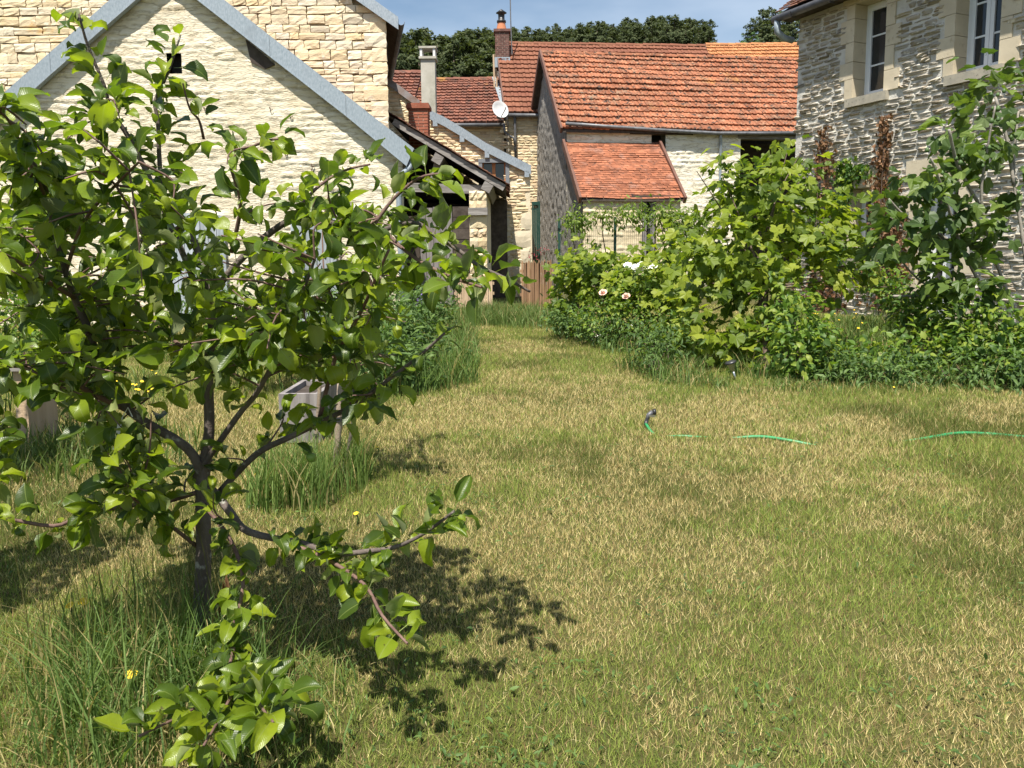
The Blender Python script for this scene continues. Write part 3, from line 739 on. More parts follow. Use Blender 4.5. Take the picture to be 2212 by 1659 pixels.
# door planks and boarding
dl, dr_ = P(905, 446, YS), P(1016, 446, YS)
dz = dl.z
door = part('door', MB().box((dl.x + 0.02, YS + 0.12, 0.1), X_ * (dr_.x - dl.x - 0.06), Y_ * 0.04, UP * (dz - 0.2)), 'grey_wood', SH)
xs = [0, 0.12, 0.27, 0.44, 0.58]
xs = [dl.x + (dr_.x - dl.x) * q for q in (0, 0.12, 0.26, 0.40, 0.52, 0.64)]
for a_, b_ in zip(xs[:-1], xs[1:]):
    part('plank', MB().box((a_ + 0.005, YS + 0.06 - random.uniform(0, 0.02), 0.05), X_ * (b_ - a_ - 0.01), Y_ * 0.035, UP * (dz - 0.05 - random.uniform(0, 0.05))), 'grey_wood', door)
n = 9
for i in range(n):
    z0 = 0.05 + (dz - 0.05) * i / n
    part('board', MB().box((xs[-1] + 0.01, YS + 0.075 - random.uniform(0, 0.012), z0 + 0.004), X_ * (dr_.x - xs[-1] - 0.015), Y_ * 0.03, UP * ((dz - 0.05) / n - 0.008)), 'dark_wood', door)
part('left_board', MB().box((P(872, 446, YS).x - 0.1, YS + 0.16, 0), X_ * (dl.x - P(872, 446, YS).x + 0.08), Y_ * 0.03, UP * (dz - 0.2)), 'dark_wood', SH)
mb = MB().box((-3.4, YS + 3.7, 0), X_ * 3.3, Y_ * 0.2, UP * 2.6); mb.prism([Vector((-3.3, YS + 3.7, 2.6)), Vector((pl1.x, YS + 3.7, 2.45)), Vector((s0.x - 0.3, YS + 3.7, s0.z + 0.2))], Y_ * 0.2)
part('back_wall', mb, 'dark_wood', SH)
part('side_wall', MB().box((pl1.x - 0.3, YS + 0.45, 0), X_ * 0.295, Y_ * 3.3, UP * (s1.z + 0.05)), 'mortar_c', SH)

# ---- brick stack standing on the shed roof
YK = 18.8
k0, k1 = P(883, 296, YK), P(924, 234, YK)
wK = k1.x - k0.x; zK0 = k0.z - 0.25; zK1 = k1.z
K = thing('brick_chimney', 'short red brick chimney rising through the shed roof', 'chimney', ((k0.x + k1.x) / 2, YK + wK / 2, zK0))
def brick_stack(T, x0, y0, w_, d_, z0, z1, bm, lab, bh=0.068):
    core = part('core', MB().box((x0 + 0.012, y0 + 0.012, z0), X_ * (w_ - 0.024), Y_ * (d_ - 0.024), UP * (z1 - z0 - 0.004)), 'joint', T)
    n = max(1, int((z1 - z0) / bh)); bh = (z1 - z0) / n
    for i in range(n):
        off = 0.5 if i % 2 else 0
        for face in (0, 1, 2):
            L = w_ if face == 0 else d_
            e = 0.0; cuts = [0.0]
            m_ = max(2, int(round(L / 0.22)))
            for q in range(m_):
                x = (q + (0.5 if off else 1)) * L / m_
                if 0.02 < x < L - 0.02: cuts.append(x)
            cuts.append(L)
            for a_, b_ in zip(cuts[:-1], cuts[1:]):
                j = random.uniform(0, 0.006)
                if face == 0: o = MB().box((x0 + a_ + 0.005, y0 - j, z0 + i * bh + 0.005), X_ * (b_ - a_ - 0.01), Y_ * 0.05, UP * (bh - 0.016))
                elif face == 1: o = MB().box((x0 - j, y0 + a_ + 0.055 * (a_ == 0) + 0.005, z0 + i * bh + 0.005), X_ * 0.05, Y_ * (b_ - a_ - 0.055 * (a_ == 0) - 0.01), UP * (bh - 0.016))
                else: o = MB().box((x0 + w_ - 0.05 + j, y0 + a_ + 0.055 * (a_ == 0) + 0.005, z0 + i * bh + 0.005), X_ * 0.05, Y_ * (b_ - a_ - 0.055 * (a_ == 0) - 0.01), UP * (bh - 0.016))
                part('brick', o, bm, core)
    return core
brick_stack(K, k0.x, YK, wK, 0.42, zK0, zK1, 'brick', '')
part('cap', MB().box((k0.x - 0.045, YK - 0.045, zK1), X_ * (wK + 0.09), Y_ * 0.51, UP * 0.085).box((k0.x - 0.02, YK - 0.02, zK1 + 0.086), X_ * (wK + 0.04), Y_ * 0.46, UP * 0.04), 'brick', K)

# ---- stone house with the sloping zinc verge (centre)
YC = 21.0
c_pts = [P(835, 176, YC), P(908, 232, YC), P(930, 250, YC), P(1145, 368, YC)]
xrC = c_pts[-1].x
C = thing('stone_cottage', 'pale rubble-stone house with small grey-framed window under sloping zinc verge', 'house', (xrC - 2, YC, 0))
def topC(u):
    q = c_pts
    if u <= q[0].x: return q[0].z + (q[0].x - u) * 0.72
    for a_, b_ in zip(q[:-1], q[1:]):
        if u <= b_.x: return a_.z + (b_.z - a_.z) * (u - a_.x) / (b_.x - a_.x)
    return q[-1].z
wn0, wn1 = P(1040, 352, YC), P(1094, 398, YC)
topCv = np.vectorize(topC)
relief_wall('wall', (0, YC, 0), X_, -Y_, -5.5, xrC, 0, topC(-5.5), 0.08, lambda U, Z: 0.012 * (fbm(U * 4, Z * 6) - 0.5), lambda u, z: (z < topCv(u) - 0.02) & ~((u > wn0.x) & (u < wn1.x) & (z < wn0.z) & (z > wn1.z)), 'mortar_c', C)
wC = C.children[-1]
stone_wall(wC, (0, YC, 0), X_, -Y_, -5.0, xrC - 0.1, 0, 7, (0.07, 0.125), (0.16, 0.36), 0.036, 0.016, ST_C,
           lambda u, z: z < topC(u) - 0.06 and u < xrC - 0.1 - 0.25 * (int(z / 0.45) % 2) * (z < 2.3) and not (wn0.x - 0.12 < u < wn1.x + 0.12 and wn1.z - 0.12 < z < wn0.z + 0.1), 300,
           lambda u, z: u > -1.2 and z > 0.6, seed=9)
z = 0.0; k = 0
while z < 2.2:
    h = 0.45; l = (0.28, 0.5)[k % 2]
    pieces(wC, 'quoin', CUT, [mat4((l, 0, 0), (0, -0.05, 0), (0, 0, h - 0.015), (xrC - l / 2 + 0.012, YC, z + h / 2)), mat4((0.42, 0, 0), (0, -0.05, 0), (0, 0, h - 0.015), (P(1086, 560, YC).x, YC - 0.004, z + h / 2))], [k % 4, (k + 1) % 4]); z += h; k += 1
part('side_wall', MB().box((xrC - 0.3, YC + 0.03, 0), X_ * 0.297, BACK * 9, UP * (topC(xrC) - 0.05)), 'mortar_c', C)
# window
wf = MB(); fx0, fx1, fz0, fz1 = wn0.x, wn1.x, wn1.z, wn0.z
for o, a_, c_ in (((fx0 - 0.08, fz1), fx1 - fx0 + 0.16, 0.10), ((fx0 - 0.10, fz0 - 0.09), fx1 - fx0 + 0.2, 0.08)):
    wf.box((o[0], YC - 0.07, o[1]), X_ * a_, Y_ * 0.25, UP * c_)
wf.box((fx0 - 0.08, YC - 0.06, fz0 - 0.01), X_ * 0.10, Y_ * 0.22, UP * (fz1 - fz0 + 0.01)).box((fx1 - 0.02, YC - 0.06, fz0 - 0.01), X_ * 0.10, Y_ * 0.22, UP * (fz1 - fz0 + 0.01))
win = part('window', wf, 'grey_paint', C)
xm = fx0 + (fx1 - fx0) * 0.5
mb = MB().box((fx0 + 0.021, YC + 0.08, fz0), X_ * 0.04, Y_ * 0.05, UP * (fz1 - fz0)).box((fx1 - 0.06, YC + 0.08, fz0), X_ * 0.04, Y_ * 0.05, UP * (fz1 - fz0)).box((xm - 0.05, YC + 0.07, fz0), X_ * 0.09, Y_ * 0.05, UP * (fz1 - fz0))
mb.box((fx0 + 0.06, YC + 0.081, fz0), X_ * (fx1 - fx0 - 0.12), Y_ * 0.05, UP * 0.04)
part('sash', mb, 'window_wood', win)
for a_, b_ in ((fx0 + 0.06, xm - 0.05), (xm + 0.04, fx1 - 0.06)):
    part('pane', MB().box((a_, YC + 0.10, fz0 + 0.04), X_ * (b_ - a_), Y_ * 0.01, UP * (fz1 - fz0 - 0.04)), 'glass', win)
# roof and verges
mb = MB(); qs = [Vector((-5.5, YC, topC(-5.5)))] + c_pts
for a_, b_ in zip(qs[:-1], qs[1:]):
    mb.prism([a_, b_, b_ + UP * 0.12, a_ + UP * 0.12], BACK * 9)
mb.prism([qs[0], qs[0] + UP * 0.12, qs[0] + Vector((-4, 0, -2.6)), qs[0] + Vector((-4, 0, -2.72))], BACK * 9)
rC = part('roof', mb, 'dark_wood', C)
part('verge_strip', MB().prism([qs[0] - Y_ * 0.1 - UP * 0.05, c_pts[1] - Y_ * 0.1 - UP * 0.05, c_pts[1] - Y_ * 0.1 + UP * 0.16, qs[0] - Y_ * 0.1 + UP * 0.16], Y_ * 0.02), 'zinc_rust', C)
vz = [P(927, 246, YC - 0.12), P(960, 262, YC - 0.12), P(1000, 286, YC - 0.12), P(1050, 318, YC - 0.12), P(1100, 343, YC - 0.12), P(1147, 366, YC - 0.12)]
vm = MB()
vm.prism([q + UP * 0.10 for q in vz] + [q - UP * 0.13 for q in vz[::-1]], Y_ * 0.015)
vm.prism([q + UP * 0.112 for q in vz] + [q + UP * 0.1005 for q in vz[::-1]], Y_ * 0.28)
part('verge_strip', vm, 'zinc', C)
for u, v in ((940, 254), (998, 288), (1052, 322), (1138, 364)):
    p = P(u, v + 12, YC - 0.1); part('bracket', MB().cbox(p + Y_ * 0.04, 0.12, 0.12, 0.16), 'zinc', C)
# concrete flue on its roof
YQ = 23.5
q0, q1 = P(911, 240, YQ), P(939, 127, YQ)
wQ = q1.x - q0.x
fl = part('chimney', MB().box((q0.x, YQ, q0.z - 1.2), X_ * wQ, Y_ * wQ, UP * (q1.z - q0.z + 1.2)), 'concrete', C, label='tall plain concrete chimney with open cap')
part('cap', MB().box((q0.x - 0.05, YQ - 0.05, q1.z), X_ * (wQ + 0.1), Y_ * (wQ + 0.1), UP * 0.07).box((q0.x - 0.05, YQ - 0.05, q1.z + 0.30), X_ * (wQ + 0.1), Y_ * (wQ + 0.1), UP * 0.055), 'concrete', fl)
for ix in (0, 1):
    for iy in (0, 1):
        part('cap_post', MB().box((q0.x - 0.02 + ix * (wQ - 0.03), YQ - 0.02 + iy * (wQ - 0.03), q1.z + 0.071), X_ * 0.07, Y_ * 0.07, UP * 0.228), 'white', fl)

# ---- far house with weathered red roof (D) and its higher neighbour strip
TD = tile_temps('mech', 'tile_d')
YD = 31.5
e0, e1 = P(850, 266, YD), P(1088, 266, YD); r0, r1 = P(893, 172, YD + 4.4), P(1061, 172, YD + 4.4)
D = thing('far_cottage', 'far cottage with weathered red tiled roof behind the concrete chimney', 'house', ((e0.x + e1.x) / 2, YD, 0))
wD = part('wall', MB().box((e0.x - 2, YD + 0.3, 0), X_ * (e1.x - e0.x + 2), Y_ * 8, UP * (e0.z - 0.1)), 'mortar_c', D)
stone_wall(wD, (0, YD + 0.3, 0), X_, -Y_, e0.x, e1.x - 0.1, 4.2, e0.z - 0.15, (0.09, 0.15), (0.2, 0.45), 0.04, 0.02, ST_C, lambda u, z: u < e1.x - 0.1, 120, seed=3)
es = (Vector(((e1.x + 0.0), YD + 4.4, r1.z)) - Vector((e1.x, YD, e0.z)))
rD = part('roof', MB().prism([Vector((e0.x - 2, YD, e0.z)), Vector((e1.x, YD, e0.z)), Vector((e1.x, YD + 4.4, r1.z)), Vector((e0.x - 2, YD + 4.4, r1.z))], Vector((0, 0, -0.1))).prism([Vector((e0.x - 2, YD + 4.4, r1.z - 0.01)), Vector((e1.x, YD + 4.4, r1.z - 0.01)), Vector((e1.x, YD + 8.8, e0.z)), Vector((e0.x - 2, YD + 8.8, e0.z))], Vector((0, 0, -0.1))), 'tile_d', D)
tile_roof(rD, Vector((e0.x - 0.2, YD - 0.05, e0.z - 0.02)), X_, es, e1.x - e0.x + 0.2, es.length + 0.05, 0.22, 0.35, TD, 300, False, 0.008, None, 0.03, 4)
ridge(rD, Vector((e0.x - 0.2, YD + 4.4, r1.z + 0.0)), Vector((e1.x, YD + 4.4, r1.z + 0.0)), 0.13, 'tile_d')
part('gutter', MB().tube([Vector((e0.x - 0.5, YD - 0.1, e0.z - 0.1)), Vector((e1.x + 0.05, YD - 0.1, e0.z - 0.12))], 0.075, 8), 'zinc_dark', D, True)
part('flashing', MB().beam(Vector((e1.x + 0.0, YD + 1.2, e0.z + es.z * 1.2 / 4.4 + 0.12)), Vector((e1.x - 0.45, YD + 4.4, r1.z + 0.12)), 0.20, 0.03), 'zinc', D)
D2 = thing('far_outbuilding', 'narrow weathered tiled roof glimpsed beside the block-stone house', 'house', (P(860, 300, 30).x, 30, 0))
ea, eb = P(820, 235, 29), P(891, 235, 29); ra = P(860, 158, 32.5)
part('wall', MB().box((ea.x - 1, 29.3, 0), X_ * (eb.x - ea.x + 0.9), Y_ * 6, UP * (ea.z - 0.1)), 'mortar_c', D2)
rD2 = part('roof', MB().prism([Vector((ea.x - 1, 29, ea.z)), Vector((eb.x, 29, ea.z)), Vector((eb.x, 32.5, ra.z)), Vector((ea.x - 1, 32.5, ra.z))], Vector((0, 0, -0.1))), 'tile_d', D2)
es2 = Vector((0, 3.5, ra.z - ea.z))
tile_roof(rD2, Vector((ea.x - 1, 28.95, ea.z - 0.02)), X_, es2, eb.x - ea.x + 1, es2.length, 0.22, 0.35, TD, 130, False, 0.008, None, 0.0, 5)
ridge(rD2, Vector((ea.x - 1, 32.5, ra.z)), Vector((eb.x, 32.5, ra.z)), 0.13, 'tile_d')

# ---- house with the satellite dish (E)
aE = rad(5.0); eE = Vector((math.cos(aE), math.sin(aE), 0)); gE = Vector((-math.sin(aE), math.cos(aE), 0)); nE = -gE
EC = P(1097, 236, 31.5); EC0 = Vector((EC.x, EC.y, 0)); hE = EC.z; dE = 8.4; LE = 9.3
rz = P(1095, 95, EC.y + dE / 2).z
E = thing('village_house', 'village house with smooth dark red tiled roof and sooty brick chimney', 'house', EC0)
mb = MB().box(EC0, eE * LE, gE * dE, UP * hE)
mb.prism([EC0 + UP * hE, EC0 + gE * dE / 2 + UP * (rz - 0.1), EC0 + gE * dE + UP * hE], eE * LE)
wE = part('wall', mb, 'mortar_c', E)
stone_wall(wE, EC0, eE, nE, 0, 2.4, 3, hE - 0.05, (0.09, 0.14), (0.2, 0.42), 0.035, 0.018, ST_C, lambda u, z: u < 2.4, 140, seed=6)
stone_wall(wE, EC0, gE, -eE, 0, dE, 5, rz, (0.1, 0.16), (0.2, 0.45), 0.04, 0.02, stone_templates('stone', 'stone_r'), lambda u, z: z < hE + (rz - hE) * (1 - abs(u - dE / 2) / (dE / 2)) - 0.15, 120, seed=7)
up_ = (gE * dE / 2 + UP * (rz - hE)); ul = up_.normalized()
o_ = EC0 + UP * hE - ul * 0.3 - eE * 0.12
mb = MB().prism([o_, o_ + eE * (LE + 0.24), o_ + eE * (LE + 0.24) + ul * (up_.length + 0.3), o_ + ul * (up_.length + 0.3)], Vector((0, 0, -0.1)))
rp_ = o_ + ul * (up_.length + 0.3); bk = (gE * dE / 2 - UP * (rz - hE))
mb.prism([rp_ - UP * 0.005, rp_ + eE * (LE + 0.24) - UP * 0.005, rp_ + eE * (LE + 0.24) + bk, rp_ + bk], Vector((0, 0, -0.1)))
rE = part('roof', mb, 'tile_e', E)
TE = tile_temps('mech', 'tile_e')
tile_roof(rE, o_, eE, ul, LE + 0.24, up_.length + 0.3, 0.30, 0.40, TE, 300, False, 0.003, None, 0.0, 12)
ridge(rE, rp_, rp_ + eE * (LE + 0.24), 0.13, 'tile_e', 0.4)
part('gutter', MB().tube([o_ - UP * 0.08 + nE * 0.06, o_ - UP * 0.10 + nE * 0.06 + eE * 4], 0.075, 8), 'zinc_dark', E, True)
pd = [P(1112, 238, 31.35), P(1112, 245, 31.35), P(1113, 300, 31.35), P(1114, 345, 31.35)]
part('downpipe', MB().tube(pd, 0.055, 8), 'zinc_dark', E, True)
part('branch_pipe', MB().tube([P(1089, 268, 31.3), P(1090, 285, 31.3), P(1100, 293, 31.3), P(1110, 298, 31.3), P(1112, 312, 31.3)], 0.05, 8), 'zinc_dark', E, True)
mb = MB(); mb.beam(o_ - eE * 0.03 + UP * 0.0, rp_ - eE * 0.03, 0.05, 0.2); part('verge_board', mb, 'brown_metal', E)
# battens on the gable
for k in range(2):
    p = P(1068 + 5 * k, 190, EC.y + 3.2); part('batten', MB().beam(p, P(1066 + 5 * k, 118, EC.y + 3.2), 0.07, 0.07), 'picket_pale', E)
# chimney of E
cx0, cx1 = P(1070, 130, 34.5), P(1100, 68, 34.5)
ch = part('chimney', MB().box((cx0.x - 0.03, 34.47, cx0.z - 0.3), X_ * (cx1.x - cx0.x + 0.06), Y_ * 0.8, UP * 0.42), 'zinc', E)
brick_stack(ch, cx0.x, 34.5, cx1.x - cx0.x, 0.7, cx0.z - 0.3, cx1.z, 'dark_brick', '', 0.085)
pc = Vector(((cx0.x + cx1.x) / 2 - 0.03, 34.85, cx1.z))
part('cap', MB().box((cx0.x - 0.06, 34.44, cx1.z), X_ * (cx1.x - cx0.x + 0.12), Y_ * 0.82, UP * 0.11), 'dark_brick', ch)
part('chimney_pot', MB().lathe(pc + UP * 0.11, [(0.24, 0), (0.17, 0.3), (0.17, 0.34)], 14), 'terracotta', ch, True)
part('cowl', MB().lathe(pc + UP * 0.45, [(0.15, 0), (0.2, 0.02), (0.2, 0.1), (0.14, 0.12), (0.14, 0.38), (0.24, 0.42), (0.02, 0.58)], 14), 'black', ch, True)
part('antenna_mast', MB().tube([P(1106, 118, 34.4), P(1103, 40, 34.4), P(1101, -60, 34.4)], 0.025, 6), 'zinc_dark', E)
# dish
dc = P(1079, 238, 30.9)
DI = thing('satellite_dish', 'white oval satellite dish on the dark gable corner', 'satellite dish', dc - UP * 0.4)
ax = Vector((0.45, -0.85, 0.28)).normalized()
part('reflector', MB().lathe(dc, [(0.0, 0.0), (0.15, 0.012), (0.24, 0.04), (0.345, 0.085), (0.35, 0.085), (0.345, 0.072), (0.24, 0.024), (0.0, -0.02)], 24, ax), 'white', DI, True)
part('arm', MB().tube([dc - UP * 0.34 + ax * 0.05, dc - UP * 0.2 + ax * 0.5, dc - UP * 0.12 + ax * 0.52], 0.02, 6), 'zinc_dark', DI)
part('mount', MB().tube([dc - ax * 0.02, dc - ax * 0.2 - UP * 0.2, dc + Vector((0.12, 0.55, -0.3))], 0.035, 6), 'zinc_dark', DI)

# ---- barn with the orange roof (F) and its lean-to
aF = rad(8.0); eF = Vector((math.cos(aF), math.sin(aF), 0)); gF = Vector((-math.sin(aF), math.cos(aF), 0)); nF = -gF
fc = P(1224, 272, 26.0); F0 = Vector((fc.x, fc.y, 0)); hF = fc.z; dF = 7.4; LF = 11.5
ridF = F0 + gF * dF / 2
rzF = P(1184, 116, ridF.y).z
def FW(u, v, off=0.0):
    q = PL(u, v, F0 + nF * off, nF); r = q - F0
    return r.dot(eF), r.z
BARN = thing('stone_barn', 'whitewashed stone barn with lichen-speckled orange tiled roof and grey gable', 'barn', F0)
t_open0, z_open = FW(1600, 290); t_open1, _ = FW(1712, 290)
tw0, zw1 = FW(1407, 291); tw1, zw0 = FW(1437, 340)
def inF(u, z):
    return (z < hF - 0.03) & ~((u > t_open0) & (z < z_open)) & ~((u > tw0) & (u < tw1) & (z < zw1) & (z > zw0))
relief_wall('wall', F0, eF, nF, 0, LF, 0, hF, 0.035, rubble(0.035, 0.15, 0.42, 0.34, 4), inF, 'white_render', BARN)
slF = (rzF - hF) / (dF / 2)
relief_wall('gable_wall', F0, gF, -eF, 0, dF, 0, rzF, 0.05, lambda U, Z: 0.09 * (fbm(U * 8, Z * 6, 4) - 0.5), lambda u, z: z < hF + slF * (dF / 2 - np.abs(u - dF / 2)) - 0.05, 'roughcast', BARN)
mb = MB().box(F0 + gF * dF, eF * LF, gF * 0.3, UP * hF); mb.box(F0 + eF * (LF - 0.3) + gF * 0.02, eF * 0.3, gF * (dF - 0.03), UP * hF)
mb.box(F0 + eF * (t_open0 - 0.35) + gF * 0.1, eF * 0.3, gF * (dF - 0.2), UP * (hF - 0.05)); mb.box(F0 + eF * t_open0 + gF * 3.0, eF * 5, gF * 0.2, UP * (hF - 0.05))
part('inner_wall', mb, 'dark_wood', BARN)
part('lintel', MB().box(F0 + eF * (tw0 - 0.75) + nF * 0.06 + UP * (zw1 + 0.003), eF * (tw1 - tw0 + 1.7), gF * 0.25, UP * 0.2), 'dark_wood', BARN)
part('opening_lintel', MB().box(F0 + eF * (t_open0 - 0.1) + nF * 0.05 + UP * (z_open - 0.16), eF * 5, gF * 0.3, UP * 0.2), 'grey_beam', BARN)
mb = MB().box(F0 + eF * (tw0) + gF * 0.5 + UP * (zw0 - 0.05), eF * (tw1 - tw0), gF * 0.02, UP * (zw1 - zw0 + 0.1)); part('window_dark', mb, 'interior', BARN)
upF = gF * (dF / 2) + UP * (rzF - hF); ulF = upF.normalized(); lenF = upF.length + 0.22
oF = F0 + UP * hF - ulF * 0.22 - eF * 0.2
mb = MB().prism([oF, oF + eF * (LF + 0.2), oF + eF * (LF + 0.2) + ulF * lenF, oF + ulF * lenF], Vector((0, 0, -0.09)))
rpF = oF + ulF * lenF; bkF = (gF * (dF / 2 + 0.3) - UP * (rzF - hF) * (1 + 0.6 / dF))
mb.prism([rpF - UP * 0.004, rpF + eF * (LF + 0.2) - UP * 0.004, rpF + eF * (LF + 0.2) + bkF, rpF + bkF], Vector((0, 0, -0.09)))
rF = part('roof', mb, 'dark_wood', BARN)
TF = tile_temps('mech', 'tile_f')
tile_roof(rF, oF + UP * 0.01, eF, ulF, LF + 0.2, lenF, 0.225, lenF / 14, TF, 300, False, 0.009, None, 0.02, 21)
ridge(rF, rpF + UP * 0.0, rpF + eF * (LF + 0.2), 0.13, 'tile_f', 0.4)
mb = MB(); mb.beam(oF - ulF * 0.05 - eF * 0.02 + UP * 0.0, rpF - eF * 0.02 + UP * 0.06, 0.07, 0.20); part('verge_board', mb, 'brown_metal', BARN)
mb = MB(); mb.beam(rpF - eF * 0.02 + UP * 0.06, rpF + bkF - eF * 0.02, 0.06, 0.18); part('verge_board', mb, 'brown_metal', BARN)
ga = [F0 + eF * t + nF * 0.32 + UP * (FW(u, v)[1]) for t, u, v in ((-0.1, 1224, 266), (3, 1340, 277), (6, 1480, 286), (8, 1560, 289), (LF, 1710, 289))]
def barn_pt(u, v, off): 
    t, z_ = FW(u, v, off); return F0 + eF * t + nF * off + UP * z_
part('gutter', MB().tube([barn_pt(u, v, 0.24) for u, v in ((1222, 267), (1320, 274), (1440, 282), (1550, 288), (1640, 288), (1740, 287))], 0.062, 8), 'zinc_dark', BARN, True)
part('downpipe', MB().tube([barn_pt(1557, 289, 0.22), barn_pt(1557, 300, 0.10), barn_pt(1556, 350, 0.08), barn_pt(1554, 470, 0.08), barn_pt(1553, 560, 0.08)], 0.05, 10), 'zinc', BARN, True)
# lean-to
dG = 2.35
t0, zt = FW(1226, 308); t1, _ = FW(1411, 308)
t0 = 0.0
tg1, zg = FW(1478, 424, dG)
LT = thing('brick_red_lean_to', 'small lean-to with flat red tiles built against the barn', 'lean-to', F0 + nF * dG)
LT.name = 'barn_lean_to'
G0 = F0 + nF * dG
tl = tg1 - 0.12
gw0, gz1 = FW(1388, 434, dG); gw1, _ = FW(1418, 434, dG)
relief_wall('wall', G0, eF, nF, 0, tl, 0, zg, 0.035, rubble(0.035, 0.14, 0.4, 0.3, 8), lambda u, z: (z < zg - 0.02) & ~((u > gw0) & (u < gw1) & (z < gz1) & (z > 0.6)), 'stone_c', LT)
relief_wall('side_wall', G0, gF, -eF, 0, dG, 0, zt, 0.05, lambda U, Z: 0.05 * (fbm(U * 7 + 9, Z * 5, 4) - 0.5), lambda u, z: z < zg + (zt - zg) * u / dG, 'roughcast', LT)
part('end_wall', MB().prism([G0 + eF * tl, G0 + eF * tl + UP * zg, F0 + eF * tl + UP * zt, F0 + eF * tl], -eF * 0.25), 'stone_c', LT)
esG = (gF * dG + UP * (zt - zg)); ugl = esG.normalized()
oG = G0 + UP * zg - ugl * 0.15 - eF * 0.08
rG = part('roof', MB().prism([oG, oG + eF * (tl + 0.2), oG + eF * (tl + 0.2) + ugl * (esG.length + 0.1), oG + ugl * (esG.length + 0.1)], Vector((0, 0, -0.07))), 'dark_wood', LT)
tile_roof(rG, oG + UP * 0.005, eF, ugl, tl + 0.2, esG.length + 0.12, 0.172, 0.112, tile_temps('flat', 'tile_g'), 300, True, 0.006, None, 0.02, 31, 2.0)
for x in (-0.05, tl + 0.17):
    mb = MB(); mb.beam(oG + eF * x - ugl * 0.08 + UP * 0.01, oG + eF * x + ugl * (esG.length + 0.1) + UP * 0.05, 0.08, 0.22); part('verge_board', mb, 'brown_metal', LT)
part('lintel', MB().box(G0 + eF * (gw0 - 0.35) + nF * 0.05 + UP * (gz1 + 0.002), eF * (tl - gw0 + 0.3), gF * 0.3, UP * 0.17), 'dark_wood', LT)
mb = MB()
for a_ in (gw0 + 0.02, gw1 - 0.16): mb.box(G0 + eF * a_ + gF * 0.05 + UP * 0.6, eF * 0.13, gF * 0.1, UP * (gz1 - 0.6))
for zz in (0.6, 1.3, gz1 - 0.75): mb.box(G0 + eF * (gw0 + 0.15) + gF * 0.06 + UP * zz, eF * (gw1 - gw0 - 0.31), gF * 0.08, UP * 0.1)
hd = part('hatch', mb, 'grey_wood', LT)
part('pane', MB().box(G0 + eF * gw0 + gF * 0.2 + UP * 0.6, eF * (gw1 - gw0), gF * 0.01, UP * (gz1 - 0.6)), 'glass', hd)

# ---- far barn roof on the right (H)
YH = 38.0
h0 = P(1560, 140, YH); h1 = P(1552, 96, YH + 3)
HB = thing('far_barn', 'distant barn with bright orange tiles and open timber gable', 'barn', (h0.x + 3, YH, 0))
LH = 7.0; hz_ = h0.z - 1.2
part('wall', MB().box((h0.x + 0.2, YH + 0.3, 0), X_ * (LH - 0.2), Y_ * 6, UP * hz_), 'mortar_c', HB)
esH = Vector((0, 3.2, h1.z - hz_)); oH = Vector((h0.x - 0.05, YH, hz_))
rH = part('roof', MB().prism([oH, oH + X_ * LH, oH + X_ * LH + esH, oH + esH], Vector((0, 0, -0.08))).prism([oH + esH - UP * 0.01, oH + X_ * LH + esH - UP * 0.01, oH + X_ * LH + Y_ * 6.4, oH + Y_ * 6.4], Vector((0, 0, -0.08))), 'dark_wood', HB)
tile_roof(rH, oH, X_, esH, LH, esH.length, 0.225, 0.36, tile_temps('mech', 'tile_h'), 260, False, 0.008, None, 0, 41)
ridge(rH, oH + esH, oH + esH + X_ * LH, 0.14, 'tile_h')
for s_ in (1, -1):
    q = oH + esH - X_ * 0.06
    part('barge_board', MB().beam(q, q + Vector((0, -3.2 * s_, -esH.z)), 0.06, 0.22), 'dark_wood', HB)
part('gable', MB().prism([oH + Y_ * 0.4 + X_ * 0.3, oH + Y_ * 6 + X_ * 0.3, oH + esH + X_ * 0.3 - UP * 0.25], X_ * 0.05), 'interior', HB)

# ---- right-hand house of white-limed rubble (R)
wR = rad(24.6); tR = Vector((math.sin(wR), -math.cos(wR), 0)); nR = Vector((-math.cos(wR), -math.sin(wR), 0))
rc = P(1712, 553, 15.0); R0 = Vector((rc.x, rc.y, 0))
def RW(u, v, off=0.0):
    q = PL(u, v, R0 + nR * off, nR) - R0
    return q.dot(tR), q.z
def rp_at(t, z, off=0.0): return R0 + tR * t + nR * off + UP * z
hR = RW(1716, 46)[1]
LR = 8.0
R = thing('limed_stone_house', 'two-storey rubble house with white lime mortar and white casement windows', 'house', R0)
o1 = (RW(1843, 213)[0], RW(1911, 200)[0], RW(1845, 213)[1], RW(1855, 14)[1] + 0.05)
o2 = (RW(2061, 164)[0], RW(2159, 150)[0], o1[2], o1[3])
o3 = (RW(1840, 410)[0], RW(1886, 410)[0], RW(1862, 556)[1], RW(1845, 408)[1])
o4 = (RW(1990, 400)[0], RW(2075, 400)[0], 0.08, RW(2020, 384)[1])
print('R openings', o1, o2, o3, o4, 'eave', hR, 'barn', hF, rzF, 'leanto', zg, zt, 'E', hE, rz)
OPEN = [o1, o2, o3, o4, (6.0, 6.9, o1[2], o1[3])]
def inR(u, z):
    k = (z < hR) & (u < LR)
    for a_, b_, c_, d_ in OPEN: k = k & ~((u > a_) & (u < b_) & (z > c_) & (z < d_))
    return k
wRo = relief_wall('wall', R0, tR, nR, 0, LR, 0, hR, 0.03, lambda U, Z: 0.012 + 0.014 * (fbm(U * 6, Z * 14, 4) - 0.5), inR, 'mortar_r', R)
def inRs(u, z):
    for a_, b_, c_, d_ in OPEN:
        if a_ - 0.24 < u < b_ + 0.24 and c_ - 0.1 < z < d_ + 0.3: return False
    return 0.03 < u < LR and z < hR - 0.06
